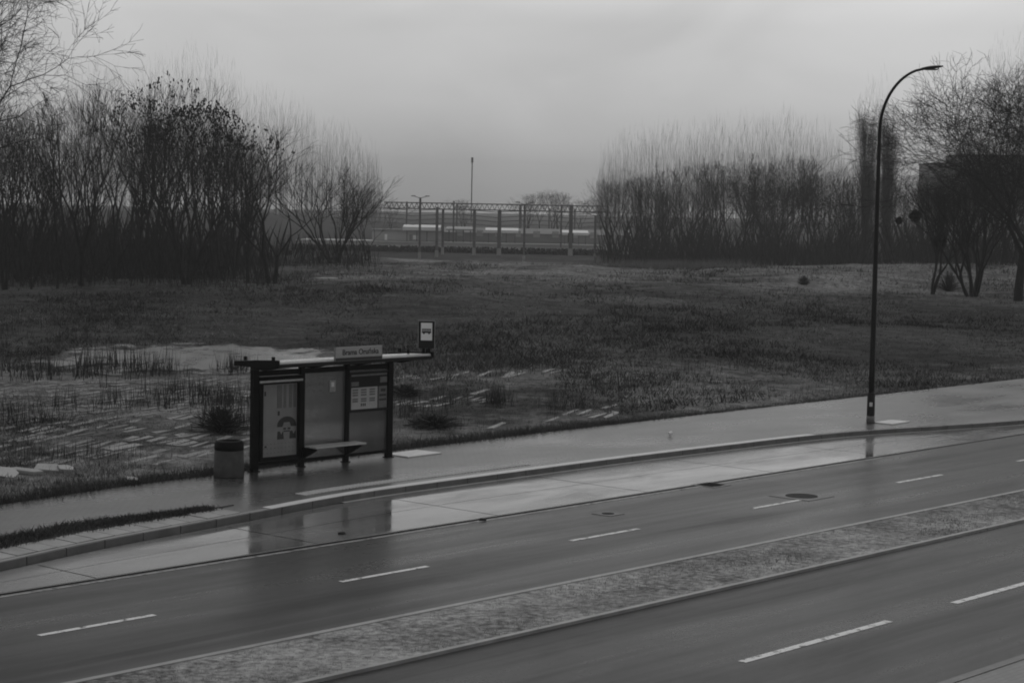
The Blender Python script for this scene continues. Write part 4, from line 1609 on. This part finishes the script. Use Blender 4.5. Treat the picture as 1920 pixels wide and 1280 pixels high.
mast(763, 378, 462, 3, 'thin mast beside the left shrubs, left of the double lamp', arms='cant')
mast(788, 371, 489, 4, 'double-armed yard lamp in front of the white canopy', 'yard_lamp', 'lamp')
mast(820, 388, 482, 5, 'mast just left of the gantry post at the first canopy', arms=None)
mast(851, 377, 470, 3, 'thin mast under the gantry between first and second thick posts', arms='cant')
mast(857, 384, 452, 3, 'faint short mast between first and second thick gantry posts')
mast(976, 384, 468, 5, 'mast left of the slim pale mast right of the thickest post', arms='cant')
mast(984, 383, 494, 4, 'slim pale-footed mast right of the thickest post', arms='lamp', kind='yard_lamp')
mast(1030, 391, 456, 3, 'faint mast below the hazy far trees', arms='cant')
mast(1053, 383, 476, 3, 'thin mast left of the mast with a box', arms=None)
mast(1078, 392, 456, 3, 'faint thin mast right of the mast with a box')
mast(1117, 405, 487, 4, 'mast at the edge of the right wood', arms='lamp', kind='yard_lamp')
mast(1071, 384, 479, 7, 'stout mast with a dark switch box near the right canopy', arms='box')
mast(884, 296, 436, 2, 'added thin mast with a dark head standing in for a mast ghost above the gantry', 'ghost_mast', 'signal')  # added mast, shaped after an exposure ghost above the gantry
mast(543, 440, 492, 7, 'stout short mast seen under the rounded tree at left', arms='box')

# overhead gantry (truss beam on posts)
gd = 320.0
gl, gr = xy(720, gd), xy(1135, gd)
zt = ztop(930, 383, gd)
gz0 = GZ
ga = empty('overhead_gantry', (gl.x, gl.y, GZ))
tag(ga, 'long lattice overhead line gantry on thick posts spanning the railway gap', 'gantry')
x1 = gr.x - gl.x
H1 = zt - GZ
b = MB()
b.tube([(0, 0, H1), (x1, 0, H1)], .09, 4); b.tube([(0, 0, H1 - .95), (x1, 0, H1 - .95)], .09, 4)
b.tube([(0, .7, H1), (x1, .7, H1)], .08, 4); b.tube([(0, .7, H1 - .95), (x1, .7, H1 - .95)], .08, 4)
nn = 44
for k in range(nn):
    a, c_ = x1 * k / nn, x1 * (k + 1) / nn
    m_ = (a + c_) / 2
    for y_ in (0, .7):
        b.tube([(a, y_, H1 - .95), (m_, y_, H1)], .05, 3); b.tube([(m_, y_, H1), (c_, y_, H1 - .95)], .05, 3)
b.build('truss_beam', M['mast'], ga)
for px, w_ in ((831, 4.5), (890, 5.5), (937, 7)):
    X = xy(px, gd).x - gl.x
    r = w_ * gd / F / 2
    b = MB(); b.box(X - r, X + r, .05, .65, 0, H1 - 1.04)
    b.build('post', M['mast'], ga)
    b = MB(); b.box(X - r * 1.2, X + r * 1.2, -.05, .75, -.2, 1.2)
    b.build('footing', M['mast_foot'], ga)
# overhead wires
for py, dp in ((398, 330), (408, 322), (416, 312), (424, 345)):
    b = MB()
    n = 24
    for k in range(n):
        pass
    P_ = []
    for k in range(n + 1):
        px = 620 + (1240 - 620) * k / n
        q = xy(px, dp)
        P_.append((q.x, q.y, ztop(930, py, dp) - 0.35 * abs(math.sin(k * math.pi / 6)) * -1))
    b.tube(P_, 0.055, 4)
    o = b.build('overhead_wire', M['mast'])
    tag(o, 'thin sagging overhead wire strung below the gantry', 'wire', 'overhead wires of the railway')

# platform, canopies, station building, shed
pd = 350.0
def px2x(px, d): return xy(px, d).x
b = MB()
xa, xb = px2x(560, pd), px2x(1240, pd)
b.box(xa, xb, pd - 3, pd + 12, GZ, ztop(930, 456, pd))
b.box(xa, xb, pd - 3.25, pd - 3.0, ztop(930, 457.6, pd), ztop(930, 455, pd))
o = b.build('railway_platform', M['far_slab'])
tag(o, 'long low pale railway platform running across the gap', 'platform')
pz = ztop(930, 455, pd)
for a, e, yt, yb, lb in ((757, 827, 427, 434.5, 'bright white platform canopy at the left by the double lamp'), (838, 888, 429, 433, 'thin dull platform canopy between the two left bright ones'),
                         (911, 973, 430, 436, 'bright white platform canopy behind the thickest gantry post'), (1055, 1104, 432, 438, 'bright white platform canopy near the right wood')):
    X0, X1 = px2x(a, pd), px2x(e, pd)
    t = empty('platform_canopy', ((X0 + X1) / 2, pd, pz))
    tag(t, lb, 'canopy', 'platform canopies')
    hw = (X1 - X0) / 2
    z1, z0 = ztop(930, yt, pd) - pz, ztop(930, yb, pd) - pz
    b = MB()
    b.extr([(-2.2, z0), (-2.2, z1 - .12), (2.4, z1 + .25), (2.4, z1 + .1)], 0, -hw, hw)
    b.build('roof', M['far_pale'] if 'bright' in lb.split(' platform')[0] else M['far_wall'], t)
    for q in (-.8, -.27, .27, .8):
        b = MB(); b.box(hw * q - .1, hw * q + .1, -.1, .1, 0, z0 + .05)
        b.build('post', M['mast'], t)
# station building at left, long shed to the right
X0, X1 = px2x(700, pd + 6), px2x(832, pd + 6)
st = empty('station_building', ((X0 + X1) / 2, pd + 6, pz))
tag(st, 'low grey station building with white door behind the left canopy', 'building')
hw = (X1 - X0) / 2
zt_ = ztop(930, 437, pd + 6) - pz
b = MB(); b.box(-hw, hw, -2, 4, 0, zt_); b.build('wall', M['far_wall'], st)
b = MB(); b.box(-hw - .2, hw + .2, -2.3, 4.3, zt_ + .002, zt_ + .35); b.build('roof', M['far_dark'], st)
for px, y0, y1, w_, nm, mt in ((724.5, 443, 456, 5, 'door', 'far_pale'), (780, 444, 452, 9, 'window', 'far_pale'), (771, 443, 456, 5, 'door', 'far_dark')):
    X = px2x(px, pd + 4) - (X0 + X1) / 2
    r = w_ * pd / F / 2
    b = MB(); b.box(X - r, X + r, -2.06, -2.003, max(0.02, ztop(930, y1, pd + 4) - pz), ztop(930, y0, pd + 4) - pz)
    b.build(nm, M[mt], st)
X0, X1 = px2x(834, pd + 8), px2x(1180, pd + 8)
sd_ = empty('goods_shed', ((X0 + X1) / 2, pd + 8, pz))
tag(sd_, 'long dark goods shed behind the platform right of the station building', 'building')
hw = (X1 - X0) / 2
b = MB(); b.box(-hw, hw, -2, 5, 0, zt_); b.build('wall', M['far_dark'], sd_)
b = MB(); b.extr([(-2.4, zt_ + .004), (5.4, zt_ + .004), (1.5, zt_ + .9)], 0, -hw - .3, hw + .3); b.build('roof', M['far_dark'], sd_)
for k in range(9):
    b = MB(); X = -hw + 3 + k * (2 * hw - 6) / 8
    b.box(X - .6, X + .6, -2.05, -2.003, 1.0, 2.1); b.build('window', M['far_wall'], sd_)

# hedge row in front of the platform
hd = 333.0
X0, X1 = px2x(530, hd), px2x(1160, hd)
rng = random.Random(5)
b = MB()
k = X0
while k < X1:
    if rng.random() < .86:
        for _ in range(5):
            a = k + rng.gauss(0, .35); h = rng.uniform(.7, 1.15)
            b.tube([(a, hd + rng.gauss(0, .3), GZ - .05), (a + rng.gauss(0, .2), hd + rng.gauss(0, .3), GZ + h * .6), (a + rng.gauss(0, .3), hd + rng.gauss(0, .3), GZ + h)], [.12, .2, .05], 4, 0, False)
    k += .28
o = b.build('hedge', M['weed'])
tag(o, 'low dark clipped hedge in front of the railway platform', 'hedge')

# hazy trees beyond the railway
GT = 'hazy trees beyond the railway'
for px, yt, lb in ((990, 362, None), (1012, 356, None), (1035, 352, None), (1050, 358, None), (1090, 372, None), (735, 372, None), (870, 372, None), (1125, 365, None)):
    tree('round', px, 470 + random.uniform(-10, 20), yt, 'dense hazy tree rising behind the goods shed', group=GT, wide=1.3)

# added rise carrying the stand-in wood
xr = list(np.arange(-420, 421, 20.0)); yr = [590, 620, 650, 680, 720, 800, 900, 1000]
pts = [(x_, y_, (rise(x_, y_) if y_ < 850 else -2.2) - (0.15 if y_ < 600 else 0)) for y_ in yr for x_ in xr]
nr = len(xr)
rm = bpy.data.meshes.new('rise')
rm.from_pydata(pts, [], [(j * nr + i, j * nr + i + 1, (j + 1) * nr + i + 1, (j + 1) * nr + i) for j in range(len(yr) - 1) for i in range(nr - 1)])
rm.materials.append(M['field'])
rm.polygons.foreach_set('use_smooth', [True] * len(rm.polygons))
o = bpy.data.objects.new('terrain', rm); COL.objects.link(o)
tag(o, kind='structure')

# apartment block on the right
bd = 430.0
X0, Xm, X1 = px2x(1745, bd), px2x(1796, bd), px2x(2080, bd)
t = empty('apartment_block', (X0, bd, GZ))
tag(t, 'flat-roofed grey apartment block in two heights behind the right trees', 'building')
ha, hb_ = ztop(1770, 308, bd) - GZ, ztop(1850, 293, bd) - GZ
b = MB(); b.box(0, Xm - X0 - .002, 0, 14, 0, ha); b.box(Xm - X0, X1 - X0, -.4, 14, 0, hb_)
b.build('wall', M['far_dark'], t)
b = MB(); b.box(-.15, Xm - X0 - .01, -.15, 14.2, ha + .002, ha + .3); b.box(Xm - X0 - .15, X1 - X0 + .2, -.6, 14.2, hb_ + .002, hb_ + .35)
b.build('roof', M['dark'], t)
for fl in range(4):
    for k in range(7):
        X = Xm - X0 + 1.2 + k * 2.9
        b = MB(); b.box(X, X + 1.5, -.46, -.402, 1.6 + fl * 3.1, 3.0 + fl * 3.1)
        b.build('window', M['window'], t)

# ------------------------------------------------------------------ haze, sky, sun
HZ = 0.00045
b = MB(); b.box(-1510, 1510, -305, 2010, -3.2, 48)
mh = bpy.data.materials.new('haze'); mh.use_nodes = True
nt = mh.node_tree; nt.nodes.clear()
ho = nt.nodes.new('ShaderNodeOutputMaterial')
pv = nt.nodes.new('ShaderNodeVolumePrincipled')
pv.inputs['Color'].default_value = (0.9, 0.9, 0.9, 1)
pv.inputs['Density'].default_value = HZ
pv.inputs['Anisotropy'].default_value = 0.0
nt.links.new(pv.outputs[0], ho.inputs['Volume'])
o = b.build('haze', mh)
tag(o, 'thin grey rain haze over the whole place', 'haze', kind='stuff')

wd = bpy.data.worlds.new('World'); sc.world = wd
wd.use_nodes = True
nt = wd.node_tree; nt.nodes.clear()
wo = nt.nodes.new('ShaderNodeOutputWorld'); bg = nt.nodes.new('ShaderNodeBackground')
sk = nt.nodes.new('ShaderNodeTexSky'); sk.sky_type = 'NISHITA'; sk.sun_disc = False
SUN_EL, SUN_AZ = R(48), R(25)
sk.sun_elevation = SUN_EL; sk.sun_rotation = SUN_AZ
sk.air_density = 1.0; sk.dust_density = 6.0
bw = nt.nodes.new('ShaderNodeRGBToBW'); nt.links.new(sk.outputs[0], bw.inputs[0])
tc = nt.nodes.new('ShaderNodeTexCoord')
mp = nt.nodes.new('ShaderNodeMapping'); mp.inputs['Scale'].default_value = (1, 1, 1.8)
nt.links.new(tc.outputs['Generated'], mp.inputs['Vector'])
nz = nt.nodes.new('ShaderNodeTexNoise'); nz.inputs['Scale'].default_value = 8.0; nz.inputs['Detail'].default_value = 6; nz.inputs['Distortion'].default_value = 0.6
nt.links.new(mp.outputs[0], nz.inputs['Vector'])
mr = nt.nodes.new('ShaderNodeMapRange'); mr.inputs[1].default_value = .3; mr.inputs[2].default_value = .7; mr.inputs[3].default_value = 0.91; mr.inputs[4].default_value = 1.08
nt.links.new(nz.outputs['Fac'], mr.inputs[0])
mx = nt.nodes.new('ShaderNodeMix'); mx.inputs[0].default_value = 0.2; mx.inputs[2].default_value = 4.9   # overcast layer over the clear sky
nt.links.new(bw.outputs[0], mx.inputs[3])
ml = nt.nodes.new('ShaderNodeMath'); ml.operation = 'MULTIPLY'
nt.links.new(mx.outputs[0], ml.inputs[0]); nt.links.new(mr.outputs[0], ml.inputs[1])
sx = nt.nodes.new('ShaderNodeSeparateXYZ'); nt.links.new(tc.outputs['Generated'], sx.inputs[0])
mg = nt.nodes.new('ShaderNodeValToRGB')      # horizon rain bank; unseen bright band and dark top added to steer road reflections
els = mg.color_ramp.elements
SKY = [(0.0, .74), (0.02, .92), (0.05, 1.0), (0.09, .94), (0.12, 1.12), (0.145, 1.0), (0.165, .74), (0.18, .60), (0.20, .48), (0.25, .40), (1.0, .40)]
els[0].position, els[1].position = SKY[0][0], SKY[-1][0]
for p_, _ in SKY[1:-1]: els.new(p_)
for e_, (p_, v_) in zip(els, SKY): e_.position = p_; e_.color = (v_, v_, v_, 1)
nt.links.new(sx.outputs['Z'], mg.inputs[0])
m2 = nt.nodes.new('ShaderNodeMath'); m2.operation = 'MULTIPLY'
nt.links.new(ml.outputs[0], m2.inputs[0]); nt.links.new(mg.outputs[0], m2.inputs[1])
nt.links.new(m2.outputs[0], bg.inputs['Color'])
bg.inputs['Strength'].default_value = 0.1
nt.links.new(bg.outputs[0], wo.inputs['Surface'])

sl = bpy.data.lights.new('sun', 'SUN'); sl.energy = 0.5; sl.angle = R(40)
so = bpy.data.objects.new('sun', sl); COL.objects.link(so)
d = Vector((math.sin(SUN_AZ) * math.cos(SUN_EL), math.cos(SUN_AZ) * math.cos(SUN_EL), math.sin(SUN_EL)))
so.rotation_euler = d.to_track_quat('Z', 'Y').to_euler()
so.location = (0, 0, 60)

sc.view_settings.view_transform = 'Standard'
sc.view_settings.look = 'None'
sc.view_settings.exposure = 0.43
sc.view_settings.gamma = 1.0
sc.view_settings.use_curve_mapping = False
sc.render.engine = 'CYCLES'
sc.cycles.use_denoising = True
sc.cycles.max_bounces = 5
sc.cycles.volume_bounces = 1
sc.cycles.transparent_max_bounces = 8
sc.cycles.pixel_filter_type = 'BLACKMAN_HARRIS'
sc.cycles.filter_width = 1.9
